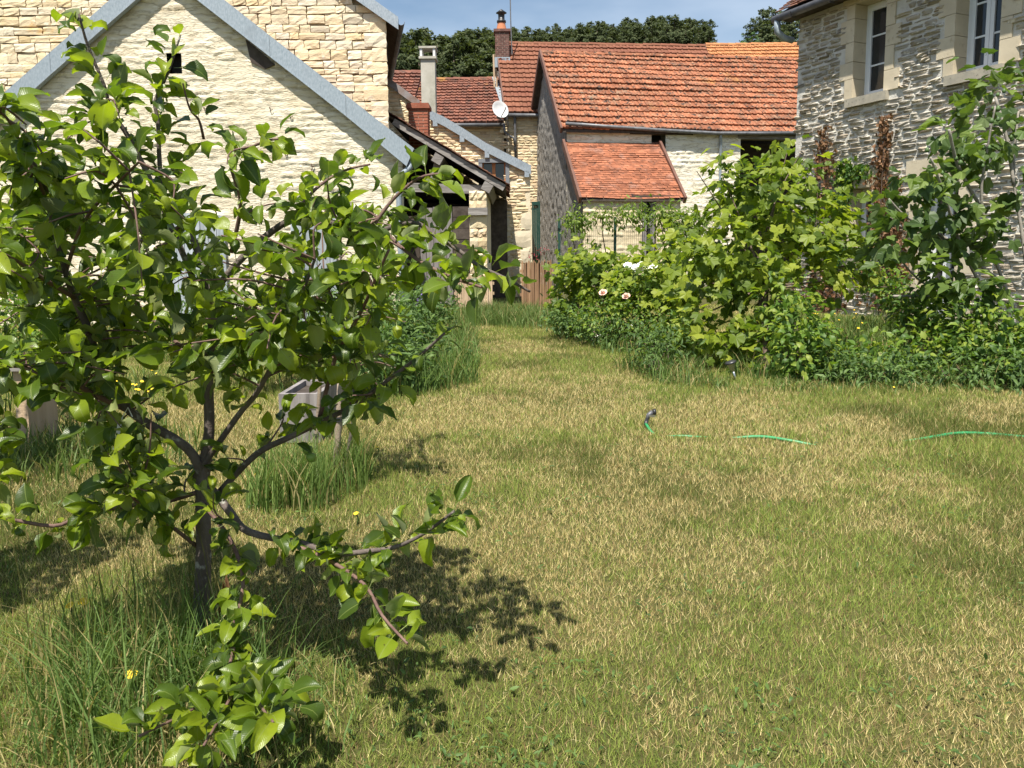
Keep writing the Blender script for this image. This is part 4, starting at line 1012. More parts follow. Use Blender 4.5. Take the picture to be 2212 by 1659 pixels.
stone_wall(wRo, R0, tR, nR, 0, LR, 0, hR, (0.068, 0.108), (0.13, 0.34), 0.046, 0.027, ST_R, inRs, 300, lambda u, z: u < 4.3 and z > 1.2, 0.45, 'stone', 13, 0.02)
mb = MB().box(R0 + gF * 0, tR * 0.02, -nR * 6, UP * hR); mb.box(R0 + tR * (LR - 0.3), tR * 0.3, -nR * 6, UP * hR); mb.box(R0 - nR * 6, tR * LR, -nR * 0.2, UP * hR)
part('side_wall', mb, 'mortar_r', R)
def jamb_blocks(par, a_, b_, c_, d_, sill=True):
    for sd in (0, 1):
        z = c_; k = sd
        while z < d_ - 0.02:
            h = min(random.uniform(0.28, 0.40), d_ - z)
            if d_ - z - h < 0.12: h = d_ - z
            l = (0.17, 0.29)[k % 2]
            m_ = MB().box(rp_at(a_ - l if sd == 0 else b_, z + 0.004, -0.38), tR * l, nR * (0.38 + 0.035 + random.uniform(0, 0.006)), UP * (h - 0.008))
            part('surround_block', m_, 'cut_stone', par); z += h; k += 1
    part('lintel', MB().box(rp_at(a_ - 0.26, d_ + 0.003, -0.38), tR * (b_ - a_ + 0.52), nR * 0.422, UP * 0.30), 'cut_stone', par)
    if sill: part('sill', MB().box(rp_at(a_ - 0.10, c_ - 0.15, -0.38), tR * (b_ - a_ + 0.2), nR * 0.48, UP * 0.147), 'sill_stone', par)
def casement(a_, b_, c_, d_, rows=3, leaves=1):
    dp = -0.32; fw = 0.055
    mb = MB()
    mb.box(rp_at(a_, c_, dp), tR * fw, nR * 0.06, UP * (d_ - c_)).box(rp_at(b_ - fw, c_, dp), tR * fw, nR * 0.06, UP * (d_ - c_))
    mb.box(rp_at(a_ + fw, c_, dp), tR * (b_ - a_ - 2 * fw), nR * 0.06, UP * fw).box(rp_at(a_ + fw, d_ - fw, dp), tR * (b_ - a_ - 2 * fw), nR * 0.06, UP * fw)
    wn = part('window', mb, 'white_frame', R)
    lw = (b_ - a_ - 2 * fw) / leaves
    for l in range(leaves):
        s0_ = a_ + fw + l * lw; sw = 0.06
        mb = MB(); z0_, z1_ = c_ + fw, d_ - fw
        mb.box(rp_at(s0_ + 0.003, z0_ + 0.003, dp + 0.02), tR * sw, nR * 0.055, UP * (z1_ - z0_ - 0.006)).box(rp_at(s0_ + lw - sw - 0.003, z0_ + 0.003, dp + 0.02), tR * sw, nR * 0.055, UP * (z1_ - z0_ - 0.006))
        mb.box(rp_at(s0_ + sw + 0.003, z0_ + 0.003, dp + 0.02), tR * (lw - 2 * sw - 0.006), nR * 0.055, UP * sw).box(rp_at(s0_ + sw + 0.003, z1_ - sw - 0.003, dp + 0.02), tR * (lw - 2 * sw - 0.006), nR * 0.055, UP * sw)
        for k in range(1, rows):
            zc = z0_ + (z1_ - z0_) * k / rows
            mb.box(rp_at(s0_ + sw + 0.003, zc - 0.014, dp + 0.03), tR * (lw - 2 * sw - 0.006), nR * 0.03, UP * 0.028)
        part('sash', mb, 'white_frame', wn)
        for k in range(rows):
            za, zb_ = z0_ + sw + (z1_ - z0_ - 2 * sw) * k / rows, z0_ + sw + (z1_ - z0_ - 2 * sw) * (k + 1) / rows
            part('pane', MB().box(rp_at(s0_ + sw, za, dp + 0.04), tR * (lw - 2 * sw), nR * 0.006, UP * (zb_ - za)), 'glass', wn)
    return wn
for op, rows, leaves in ((o1, 3, 1), (o2, 3, 2), (o3, 4, 1), (o4, 3, 2), (OPEN[4], 3, 2)):
    wn = casement(*op, rows, leaves)
    jamb_blocks(wn, *op, sill=op is not o4)
# roof edge, gutter
oR = rp_at(-0.25, hR + 0.10, 0.30)
inn = (-nR * math.cos(rad(35)) + UP * math.sin(rad(35)))
rR = part('roof', MB().prism([oR, oR + tR * (LR + 0.5), oR + tR * (LR + 0.5) + inn * 4, oR + inn * 4], Vector((0, 0, -0.10))), 'dark_wood', R)
tile_roof(rR, oR + UP * 0.01 + nR * 0.05, tR, inn, LR + 0.5, 4.0, 0.18, 0.115, tile_temps('flat', 'tile_s'), 150, True, 0.008, None, 0, 51, 2.0)
part('soffit', MB().box(rp_at(-0.22, hR + 0.0, 0.0), tR * (LR + 0.4), nR * 0.27, UP * 0.03), 'dark_wood', R)
part('gutter', MB().tube([rp_at(-0.3, hR + 0.02, 0.37), rp_at(LR, hR - 0.0, 0.37)], 0.07, 10), 'zinc_dark', R, True)
part('gutter_outlet', MB().tube([rp_at(-0.2, hR + 0.0, 0.37), rp_at(-0.2, hR - 0.22, 0.36), rp_at(-0.16, hR - 0.33, 0.22), rp_at(-0.12, hR - 0.36, 0.05)], 0.06, 10), 'zinc', R, True)
for k in range(8):
    t = 0.2 + k * 0.9; part('gutter_hook', MB().tube([rp_at(t, hR + 0.03, 0.26), rp_at(t, hR + 0.02, 0.44), rp_at(t, hR - 0.06, 0.42), rp_at(t, hR - 0.06, 0.31)], 0.012, 5), 'black', R)

# ---- green gate between the two stone houses
YG = 22.5
ga_, gb_ = P(1149, 436, YG), P(1166, 436, YG)
GG = thing('green_gate', 'tall dark green wooden gate leaf between stone corner and grey gable', 'gate', (ga_.x, YG, 0))
gt = Vector((0.55, -0.6, 0)).normalized() 
mb = MB().box((ga_.x, YG, 0.1), gt * 0.07, Y_ * 0.05, UP * (ga_.z - 0.1)); wG = (gb_.x - ga_.x) / gt.x
for z in (0.1, 1.0, ga_.z - 0.1): mb.box(Vector((ga_.x, YG, z)) + gt * 0.07, gt * (wG - 0.14), Y_ * 0.05, UP * 0.1)
mb.box(Vector((ga_.x, YG, 0.1)) + gt * (wG - 0.07), gt * 0.07, Y_ * 0.05, UP * (ga_.z - 0.1)); part('frame', mb, 'green_paint', GG)
for k in range(4): part('board', MB().box(Vector((ga_.x, YG + 0.055, 0.12)) + gt * (wG * k / 4 + 0.003), gt * (wG / 4 - 0.006), Y_ * 0.02, UP * (ga_.z - 0.15)), 'green_paint', GG)

# ================================================================== VEGETATION: pieces
def leaf_mesh(name, mat, wf, ny, bend, fold, seed, petiole=0.0, nxh=2, wave=0.03, smooth=True):
    r = np.random.default_rng(seed)
    V = []; f = []; LC = []
    y = z = 0.0; rows = []
    tw = r.uniform(-0.5, 0.5)
    ph = r.uniform(0, 6.28)
    for i in range(ny + 1):
        s = i / ny; a = bend * s * s
        if i: y += math.cos(a) / ny; z -= math.sin(a) / ny
        wd = max(wf(s), 0.004)
        row = []
        for j in range(-nxh, nxh + 1):
            q = j / nxh; ang = fold * abs(q); t = tw * s
            lx = q * wd * math.cos(ang); lz = abs(q) * wd * math.sin(ang) + wave * math.sin(ph + s * 9 + j * 1.9) * abs(q)
            lx, lz = lx * math.cos(t) - lz * math.sin(t), lx * math.sin(t) + lz * math.cos(t)
            row.append(len(V)); V.append((lx, y + math.sin(a) * lz, z + math.cos(a) * lz)); LC.append((q * wd, s, 1.0))
        rows.append(row)
    for i in range(ny):
        for j in range(2 * nxh): f.append([rows[i][j], rows[i][j + 1], rows[i + 1][j + 1], rows[i + 1][j]])
    if petiole:
        b = len(V); V += [(-0.013, -petiole, -0.02), (0.013, -petiole, -0.02), (0.013, 0.02, 0), (-0.013, 0.02, 0)]; f.append([b, b + 1, b + 2, b + 3])
    V = [(x, yy + petiole, zz) for x, yy, zz in V]
    me = to_mesh(name, np.array(V), f, M[mat], smooth)
    LC += [(0.0, 0.0, 1.0)] * (len(V) - len(LC))
    at = me.attributes.new('lc', 'FLOAT_VECTOR', 'POINT'); at.data.foreach_set('vector', np.array(LC, np.float32).ravel())
    return me
def lobed_leaf(name, mat, prof, seed, cup=0.12):
    """palmate leaf: prof = list of (angle from tip axis in deg, radius), right side; mirrored"""
    r = np.random.default_rng(seed)
    pts = [(math.radians(a), d) for a, d in prof]
    ring = [(-a, d) for a, d in pts[::-1] if a > 0] + pts
    V = [(0, 0.0, 0.0)]
    for a, d in ring:
        d *= r.uniform(0.92, 1.08); x, y = math.sin(a) * d, math.cos(a) * d
        V.append((x, y, cup * (abs(x) * 1.0) - 0.35 * max(y, 0) ** 2 + r.uniform(-0.05, 0.05)))
    n = len(ring)
    f = [[0, k + 2, k + 1] for k in range(n - 1)]
    b = len(V); V += [(-0.012, -0.5, -0.1), (0.012, -0.5, -0.1), (0.012, 0, 0), (-0.012, 0, 0)]; f.append([b, b + 1, b + 2, b + 3])
    return to_mesh(name, np.array(V), f, M[mat], False)
APPLE = [leaf_mesh('leaf', 'apple_leaf', lambda s: 0.33 * math.sin(math.pi * min(1, s ** 0.78)) ** 0.75, 5, b, fo, k, 0.32, 2, wv)
         for k, (b, fo, wv) in enumerate([(0.5, 0.3, .03), (0.9, 0.5, .05), (1.4, 0.35, .06), (0.3, 0.7, .03), (1.9, 0.5, .08), (1.1, 0.15, .06), (0.7, 0.9, .05), (-0.4, 0.5, .06), (2.4, 0.3, .05), (0.8, 0.4, .09)])]
SHRUB = [leaf_mesh('leaf', 'shrub_leaf', lambda s: 0.27 * math.sin(math.pi * min(1, s ** 0.85)) ** 0.8, 3, b, fo, 20 + k, 0.1, 1, 0.03) for k, (b, fo) in enumerate([(0.5, 0.3), (1.0, 0.5), (0.3, 0.2), (1.4, 0.3)])]
WEED = [leaf_mesh('leaf', 'weed_leaf', lambda s: 0.15 * math.sin(math.pi * min(1, s ** 0.8)), 3, b, fo, 30 + k, 0.05, 1, 0.03) for k, (b, fo) in enumerate([(0.5, 0.3), (1.1, 0.5), (0.2, 0.2), (1.5, 0.3)])]
WIST = [leaf_mesh('leaf', 'wist_leaf', lambda s: 0.17 * math.sin(math.pi * min(1, s ** 0.85)), 3, b, fo, 40 + k, 0.05, 1, 0.03) for k, (b, fo) in enumerate([(0.6, 0.3), (1.1, 0.4), (0.3, 0.2)])]
GRAPE_P = [(0, 1.0), (13, 0.80), (24, 0.62), (36, 0.80), (50, 0.90), (64, 0.70), (78, 0.60), (95, 0.74), (116, 0.62), (140, 0.52), (158, 0.34)]
GRAPE = [lobed_leaf('leaf', 'vine_leaf', GRAPE_P, 50 + k, 0.05 + 0.12 * k) for k in range(5)]
CREEP = [lobed_leaf('leaf', 'creeper_leaf', [(0, 1.0), (16, 0.6), (34, 0.62), (52, 0.85), (75, 0.5), (110, 0.5)], 60 + k) for k in range(3)]
DRY = [lobed_leaf('leaf', 'dry_leaf', [(0, 1.0), (20, 0.5), (50, 0.7), (85, 0.4), (120, 0.45)], 70 + k, 0.6) for k in range(3)]
FIG_P = [(0, 1.22), (10, 1.12), (20, 0.90), (27, 0.78), (38, 0.90), (50, 0.86), (64, 0.66), (84, 0.56), (104, 0.54), (128, 0.46), (152, 0.34)]
FIG = [lobed_leaf('leaf', 'fig_leaf', FIG_P, 80 + k, 0.12 * k) for k in range(5)]

def unit(a): return a / np.maximum(np.linalg.norm(a, axis=-1, keepdims=True), 1e-9)
def frames(pos, d, nh, size, wvar=0.15):
    y = unit(d); x = unit(np.cross(y, nh)); z = np.cross(x, y)
    m = np.zeros((len(pos), 4, 4)); m[:, 3, 3] = 1
    sz = np.asarray(size)[:, None]; wv = 1 + rng.uniform(-wvar, wvar, len(pos))[:, None]
    m[:, :3, 0] = x * sz * wv; m[:, :3, 1] = y * sz; m[:, :3, 2] = z * sz; m[:, :3, 3] = pos
    return m
def blob_points(blobs, n, clump=0.5, cl_size=0.10, k_per=26, shell=0.55):
    """blobs: (u, v, Y, ru, rv, ry); returns points and outward directions"""
    C_, Rr, wts = [], [], []
    for u, v, Yb, ru, rv, ry in blobs:
        c = P(u, v, Yb); C_.append(c); Rr.append((ru * Yb / F, ry, rv * Yb / F)); wts.append((Rr[-1][0] * Rr[-1][2]) ** 0.9 * (1 + ry))
    C_ = np.array([tuple(c) for c in C_]); Rr = np.array(Rr); wts = np.array(wts) / sum(wts)
    nc = max(len(blobs), n // k_per)
    b = rng.choice(len(blobs), nc, p=wts)
    d = unit(rng.normal(size=(nc, 3))); rr = shell + (1 - shell) * rng.random(nc) ** 0.6; rr = np.where(rng.random(nc) < 0.25, rng.random(nc) ** 0.5, rr)
    cen = C_[b] + d * Rr[b] * rr[:, None]
    k = rng.integers(0, nc, n)
    p = cen[k] + rng.normal(size=(n, 3)) * cl_size * (0.5 + rng.random(n))[:, None]
    out = unit(unit((p - C_[b[k]]) / Rr[b[k]]) + 0.001)
    ok = p[:, 2] > 0.015
    return p[ok], out[ok]
def leafy(parent, temps, p, out, size, limit=300, droop=0.35, upn=0.8, name='leaf', stuff='foliage', rand=0.6, sun=0.25):
    n = len(p)
    d = out * np.array([1, 1, 0.5]) + rng.normal(size=(n, 3)) * rand; d[:, 2] -= droop
    nh = np.array([0, 0, upn]) + out * 0.45 + rng.normal(size=(n, 3)) * 0.45 + np.array(SUN) * sun
    sz = size * rng.uniform(0.65, 1.25, n)
    m = frames(p, d, nh, sz)
    sc = sz / np.linalg.norm(p - np.array([0, 0, EYE]), axis=1) + 0.02 * (-p[:, 1])
    pieces(parent, name, temps, m, rng.integers(0, len(temps), n), limit, stuff, sc)
def stems(parent, base, tips, r0, r1, mat, name='stems', bow=0.15, seg=5, n=5):
    mb = MB()
    for b, t in zip(base, tips):
        b, t = Vector(b), Vector(t); sd = Vector((random.uniform(-1, 1), random.uniform(-1, 1), 0)) * (t - b).length * bow
        pts = [b.lerp(t, k / n) + sd * math.sin(math.pi * k / n) * 0.6 + UP * 0.0 for k in range(n + 1)]
        mb.tube(pts, [r0 + (r1 - r0) * k / n for k in range(n + 1)], seg, False)
    return part(name, mb, mat, parent, True, kind='stuff' if len(base) > 1 else None)

def blades(name, base, h, lean, width, col, seg=3, mat='blade', parent=None, face=None):
    n = len(base); base = np.asarray(base); h = np.asarray(h)[:, None]; lean = np.asarray(lean)
    wd = np.asarray(width)[:, None]
    side = unit(np.stack([-lean[:, 1], lean[:, 0], np.zeros(n)], 1) + rng.normal(size=(n, 3)) * np.array([0.8, 0.8, 0]) + 1e-6)
    rows = []
    for k in range(seg + 1):
        s = k / seg
        c = base + np.array([0, 0, 1]) * h * (s - 0.35 * np.linalg.norm(lean, axis=1, keepdims=True) * s * s) + lean * h * s * s
        w_ = wd * (1 - s ** 1.6) * (0.7 + 0.3 * min(1, s * 4))
        if k < seg: rows += [c - side * w_ / 2, c + side * w_ / 2]
        else: rows += [c]
    nv = 2 * seg + 1
    V = np.stack(rows, 1).reshape(-1, 3)
    f4 = []
    b0 = (np.arange(n) * nv)[:, None]
    quads = np.concatenate([b0 + np.array([[2 * k, 2 * k + 1, 2 * k + 3, 2 * k + 2]]) for k in range(seg - 1)], 0) if seg > 1 else np.zeros((0, 4), int)
    tris = b0 + np.array([[2 * seg - 2, 2 * seg - 1, 2 * seg]])
    loops = np.concatenate([quads.ravel(), tris.ravel()]).astype(np.int32)
    tot = np.concatenate([np.full(len(quads), 4), np.full(len(tris), 3)]).astype(np.int32)
    me = bpy.data.meshes.new(name)
    me.vertices.add(len(V)); me.vertices.foreach_set('co', V.astype(np.float32).ravel())
    me.loops.add(len(loops)); me.loops.foreach_set('vertex_index', loops)
    me.polygons.add(len(tot)); st = np.zeros(len(tot), np.int32); st[1:] = np.cumsum(tot)[:-1]
    me.polygons.foreach_set('loop_start', st); me.polygons.foreach_set('loop_total', tot); me.update(calc_edges=True)
    c4 = np.ones((len(V), 4), np.float32); c4[:, :3] = np.repeat(col, nv, 0)
    a = me.attributes.new('col', 'FLOAT_COLOR', 'POINT'); a.data.foreach_set('color', c4.ravel())
    me.materials.append(M[mat])
    return part(name, me, None, parent, kind='stuff')
def mixc(a, b, t): return np.array(a)[None, :] * (1 - t[:, None]) + np.array(b)[None, :] * t[:, None]

# ================================================================== LAWN
def lawn():
    ys = np.linspace(1.3, 17.0, 400); dens = 34000 * np.minimum(1, (2.0 / ys) ** 1.45) * (1.42 * ys + 2.2)
    cdf = np.cumsum(dens); n = int(dens.mean() * (ys[-1] - ys[0])); cdf = cdf / cdf[-1]
    y = np.interp(rng.random(n), cdf, ys); x = rng.uniform(-0.5, 0.5, n) * (1.42 * y + 2.2)
    base = np.stack([x, y, np.zeros(n)], 1)
    big = fbm(x * 0.75 + 3, y * 0.75, 3); mid = fbm(x * 2.6 + 9, y * 2.6, 3); fine = fbm(x * 13 + 5, y * 13, 2)
    dry = np.clip((big * 0.45 + mid * 0.35 + fine * 0.20 - 0.445) * 8.0, 0, 1)
    r1, r2 = rng.random(n), rng.random(n)
    straw = r1 < 0.10 + 0.60 * dry
    lush = np.clip((fbm(x * 1.7 + 40, y * 1.7, 3) - 0.5) * 6, 0, 1)[:, None]
    col = mixc((0.085, 0.140, 0.020), (0.32, 0.37, 0.080), r2) * (1 - 0.45 * lush)
    col[straw] = mixc((0.36, 0.275, 0.10), (0.72, 0.60, 0.30), r2[straw])
    brown = rng.random(n) < 0.08
    col[brown] = mixc((0.20, 0.12, 0.055), (0.36, 0.23, 0.11), r2[brown])
    sc = np.maximum(1, y / 2.0) ** 0.66
    h = rng.uniform(0.008, 0.026, n) * (1 + 0.5 * (1 - dry)) * np.minimum(sc, 1.8)
    ang = rng.uniform(0, 2 * math.pi, n); ln = rng.uniform(0.05, 1.0, n)
    lean = np.stack([np.cos(ang) * ln, np.sin(ang) * ln, np.zeros(n)], 1)
    o = blades('lawn_grass', base, h, lean, 0.0026 * sc, col, 1, 'straw')
    tag(o, 'short mown lawn of mixed green and straw-dry grass', 'grass')
    # loose clippings
    n = 4500
    y = 1.3 + (rng.random(n) ** 1.8) * 12; x = rng.uniform(-0.5, 0.5, n) * (1.42 * y + 2.2)
    k = fbm(x * 0.9 + 3, y * 0.9, 3) > rng.uniform(0.3, 0.62, n); x, y = x[k], y[k]; n = len(x)
    base = np.stack([x, y, rng.uniform(0.008, 0.032, n)], 1); ang = rng.uniform(0, 6.28, n)
    lean = np.stack([np.cos(ang), np.sin(ang), rng.uniform(-0.15, 0.25, n)], 1) * 2.2
    col = mixc((0.36, 0.28, 0.13), (0.62, 0.53, 0.30), rng.random(n))
    o = blades('grass_clippings', base, rng.uniform(0.007, 0.019, n), lean, 0.0016 * np.maximum(1, y / 3) ** 0.7, col, 2, 'straw')
    tag(o, 'pale dry grass clippings scattered over the lawn', 'clippings')
lawn()
def lawn_weeds():
    n = 5200; c = rng.integers(0, 260, n)
    cy = 1.4 + rng.random(260) ** 1.5 * 9; cx = rng.uniform(-0.5, 0.5, 260) * (1.42 * cy + 0.6)
    x = cx[c] + rng.normal(size=n) * 0.07; y = cy[c] + rng.normal(size=n) * 0.07
    p = np.stack([x, y, rng.uniform(0.012, 0.035, n)], 1)
    d = np.stack([rng.normal(size=n), rng.normal(size=n), rng.uniform(0.0, 0.6, n)], 1)
    T = thing('lawn_weeds', 'low broad-leaved weeds and clover dotted through the mown lawn', 'weeds', (0, 3, 0))
    pieces(T, 'leaf', WEED, frames(p, d, np.array([0, 0, 1.0]) + rng.normal(size=(n, 3)) * 0.3, rng.uniform(0.012, 0.030, n), 0.4), rng.integers(0, len(WEED), n), 0, 'foliage')

def tuft(name, label, pts, n, h, spread, width, greens, seg=4, bend=(0.1, 0.8), dry=0.1, cat='grass'):
    """pts: ground points (x,y,radius); one tussock object of countless blades"""
    pts = np.array(pts); k = rng.integers(0, len(pts), n)
    a = rng.uniform(0, 6.28, n); r = pts[k, 2] * rng.random(n) ** 0.6
    base = np.stack([pts[k, 0] + np.cos(a) * r, pts[k, 1] + np.sin(a) * r, np.zeros(n)], 1)
    ang = rng.uniform(0, 6.28, n); ln = rng.uniform(*bend, n)
    lean = np.stack([np.cos(ang) * ln, np.sin(ang) * ln, np.zeros(n)], 1)
    col = mixc(greens[0], greens[1], rng.random(n)); dr = rng.random(n) < dry
    col[dr] = mixc((0.30, 0.25, 0.09), (0.45, 0.38, 0.18), rng.random(dr.sum()))
    o = blades(name, base, rng.uniform(*h, n), lean, rng.uniform(*width, n), col, seg)
    return tag(o, label, cat)
GR = ((0.070, 0.13, 0.030), (0.17, 0.25, 0.065))
def gp(u, v, r): q = G(u, v); return (q.x, q.y, r)
tuft('tall_grass', 'tall green grass growing round the big apple trunk', [gp(430, 1440, 0.14), gp(330, 1480, 0.20), gp(260, 1520, 0.18), gp(380, 1560, 0.18), gp(470, 1500, 0.12), gp(210, 1580, 0.14), gp(300, 1620, 0.14), gp(170, 1500, 0.16), gp(240, 1420, 0.16), gp(520, 1560, 0.14)], 1500, (0.06, 0.34), 0.2, (0.003, 0.0075), GR, 4, (0.05, 0.9), 0.14)
tuft('trampled_grass', 'loose mid-height grass thinning out from the apple trunk into the lawn', [gp(430, 1420, 0.5), gp(300, 1480, 0.55), gp(180, 1500, 0.45), gp(420, 1600, 0.4)], 2600, (0.03, 0.13), 0.2, (0.0025, 0.005), GR, 3, (0.2, 1.3), 0.3)
tuft('seeding_grass', 'thin tall seeding grass stalks beside the big apple trunk', [gp(330, 1440, 0.22), gp(430, 1400, 0.10), gp(250, 1480, 0.2)], 110, (0.42, 0.66), 0.2, (0.002, 0.003), ((0.06, 0.075, 0.02), (0.16, 0.16, 0.06)), 4, (0.02, 0.35), 0.2)
tuft('tall_grass', 'tall bright grass clump around the staked young apple tree', [gp(640, 1060, 0.22), gp(720, 1060, 0.16), gp(600, 1090, 0.14), gp(660, 1090, 0.14), gp(770, 1040, 0.08)], 1700, (0.06, 0.38), 0.2, (0.004, 0.008), ((0.09, 0.155, 0.035), (0.20, 0.28, 0.075)), 4, (0.05, 0.6), 0.12)
tuft('bed_edge_grass', 'long grass along the edge of the left flower bed', [gp(u, v, 0.25) for u, v in ((840, 850), (880, 845), (930, 838), (975, 825), (985, 790), (990, 760), (985, 730))], 2200, (0.10, 0.42), 0.2, (0.007, 0.012), GR, 3, (0.1, 0.8), 0.12)
tuft('bed_edge_grass', 'rough grass at the foot of the vine and shrubs', [gp(u, v, 0.3) for u, v in ((1400, 800), (1450, 815), (1560, 790), (1640, 812), (1720, 815), (1800, 820), (1900, 822), (2000, 825), (2100, 828), (2190, 832), (1500, 770), (1350, 760), (1600, 760), (1480, 826))], 3600, (0.05, 0.30), 0.2, (0.006, 0.012), GR, 3, (0.1, 0.9), 0.22)
tuft('verge_grass', 'short straggling grass fringing the lawn before the shrubs', [gp(random.uniform(1420, 2220), random.uniform(824, 850), random.uniform(0.08, 0.3)) for _ in range(26)], 2200, (0.03, 0.15), 0.2, (0.005, 0.010), GR, 3, (0.2, 1.2), 0.35)
tuft('path_grass', 'lush uncut grass on the path before the picket fence', [gp(u, v, 0.7) for u, v in ((1010, 700), (1060, 695), (1110, 700), (1150, 700), (1040, 680), (1090, 676), (1180, 705), (1140, 682))], 4200, (0.10, 0.36), 0.2, (0.010, 0.02), ((0.075, 0.13, 0.03), (0.16, 0.22, 0.06)), 2, (0.1, 0.7), 0.1)
tuft('meadow_grass', 'sunlit uncut grass below the french door', [gp(u, v, 0.8) for u, v in ((1720, 720), (1800, 715), (1880, 715), (1960, 720), (1840, 740), (1760, 745), (1920, 740), (2040, 720))], 5200, (0.12, 0.34), 0.2, (0.009, 0.018), ((0.085, 0.145, 0.03), (0.17, 0.23, 0.06)), 2, (0.1, 0.7), 0.1)
tuft('left_meadow_grass', 'rough grass behind the apple trunk near the wall', [gp(u, v, 0.6) for u, v in ((40, 760), (150, 770), (260, 760), (340, 760), (420, 770), (520, 760), (600, 780), (80, 830), (200, 840), (60, 970), (150, 960), (20, 1010), (250, 985))], 6500, (0.05, 0.20), 0.2, (0.006, 0.014), ((0.06, 0.11, 0.022), (0.15, 0.20, 0.05)), 2, (0.1, 0.8), 0.10)

lawn_weeds()
# ================================================================== BIG APPLE TREE
AT = thing('apple_tree', 'large leafy apple tree with dark trunk in the tall grass', 'tree', G(432, 1400))
def br(pts, y0, y1=None, r0=0.01, r1=0.004):
    y1 = y0 if y1 is None else y0 + (y1 - y0) * 0.72 - 0.10; n = len(pts)
    return [P(u, v, y0 + (y1 - y0) * i / (n - 1)) for i, (u, v) in enumerate(pts)], [r0 + (r1 - r0) * i / (n - 1) for i in range(n)]
def smooth_path(pts, rr, k=4):
    out, ro = [], []; n = len(pts)
    for i in range(n - 1):
        p0, p1, p2, p3 = pts[max(i - 1, 0)], pts[i], pts[i + 1], pts[min(i + 2, n - 1)]
        for j in range(k):
            t = j / k
            out.append(0.5 * ((2 * p1) + (p2 - p0) * t + (2 * p0 - 5 * p1 + 4 * p2 - p3) * t * t + (3 * p1 - p0 - 3 * p2 + p3) * t ** 3)); ro.append(rr[i] + (rr[i + 1] - rr[i]) * t)
    return out + [pts[-1]], ro + [rr[-1]]
g0 = G(432, 1400); YT = g0.y
trunk_pts = [g0 - UP * 0.03, P(436, 1300, YT), P(440, 1180, YT), P(438, 1080, YT), P(440, 1020, YT), P(452, 930, YT), P(450, 800, YT - 0.02), P(460, 680, YT - 0.03), P(440, 580, YT - 0.02), P(400, 480, YT), P(352, 412, YT), P(341, 263, YT), P(335, 218, YT), P(362, 160, YT), P(390, 75, YT)]
trunk_r = [0.026, 0.023, 0.0205, 0.020, 0.018, 0.014, 0.013, 0.0115, 0.010, 0.008, 0.0065, 0.005, 0.0045, 0.0035, 0.0025]
tp_, tr_ = smooth_path(trunk_pts, trunk_r)
part('trunk', MB().tube(tp_, tr_, 10), 'bark', AT, True)
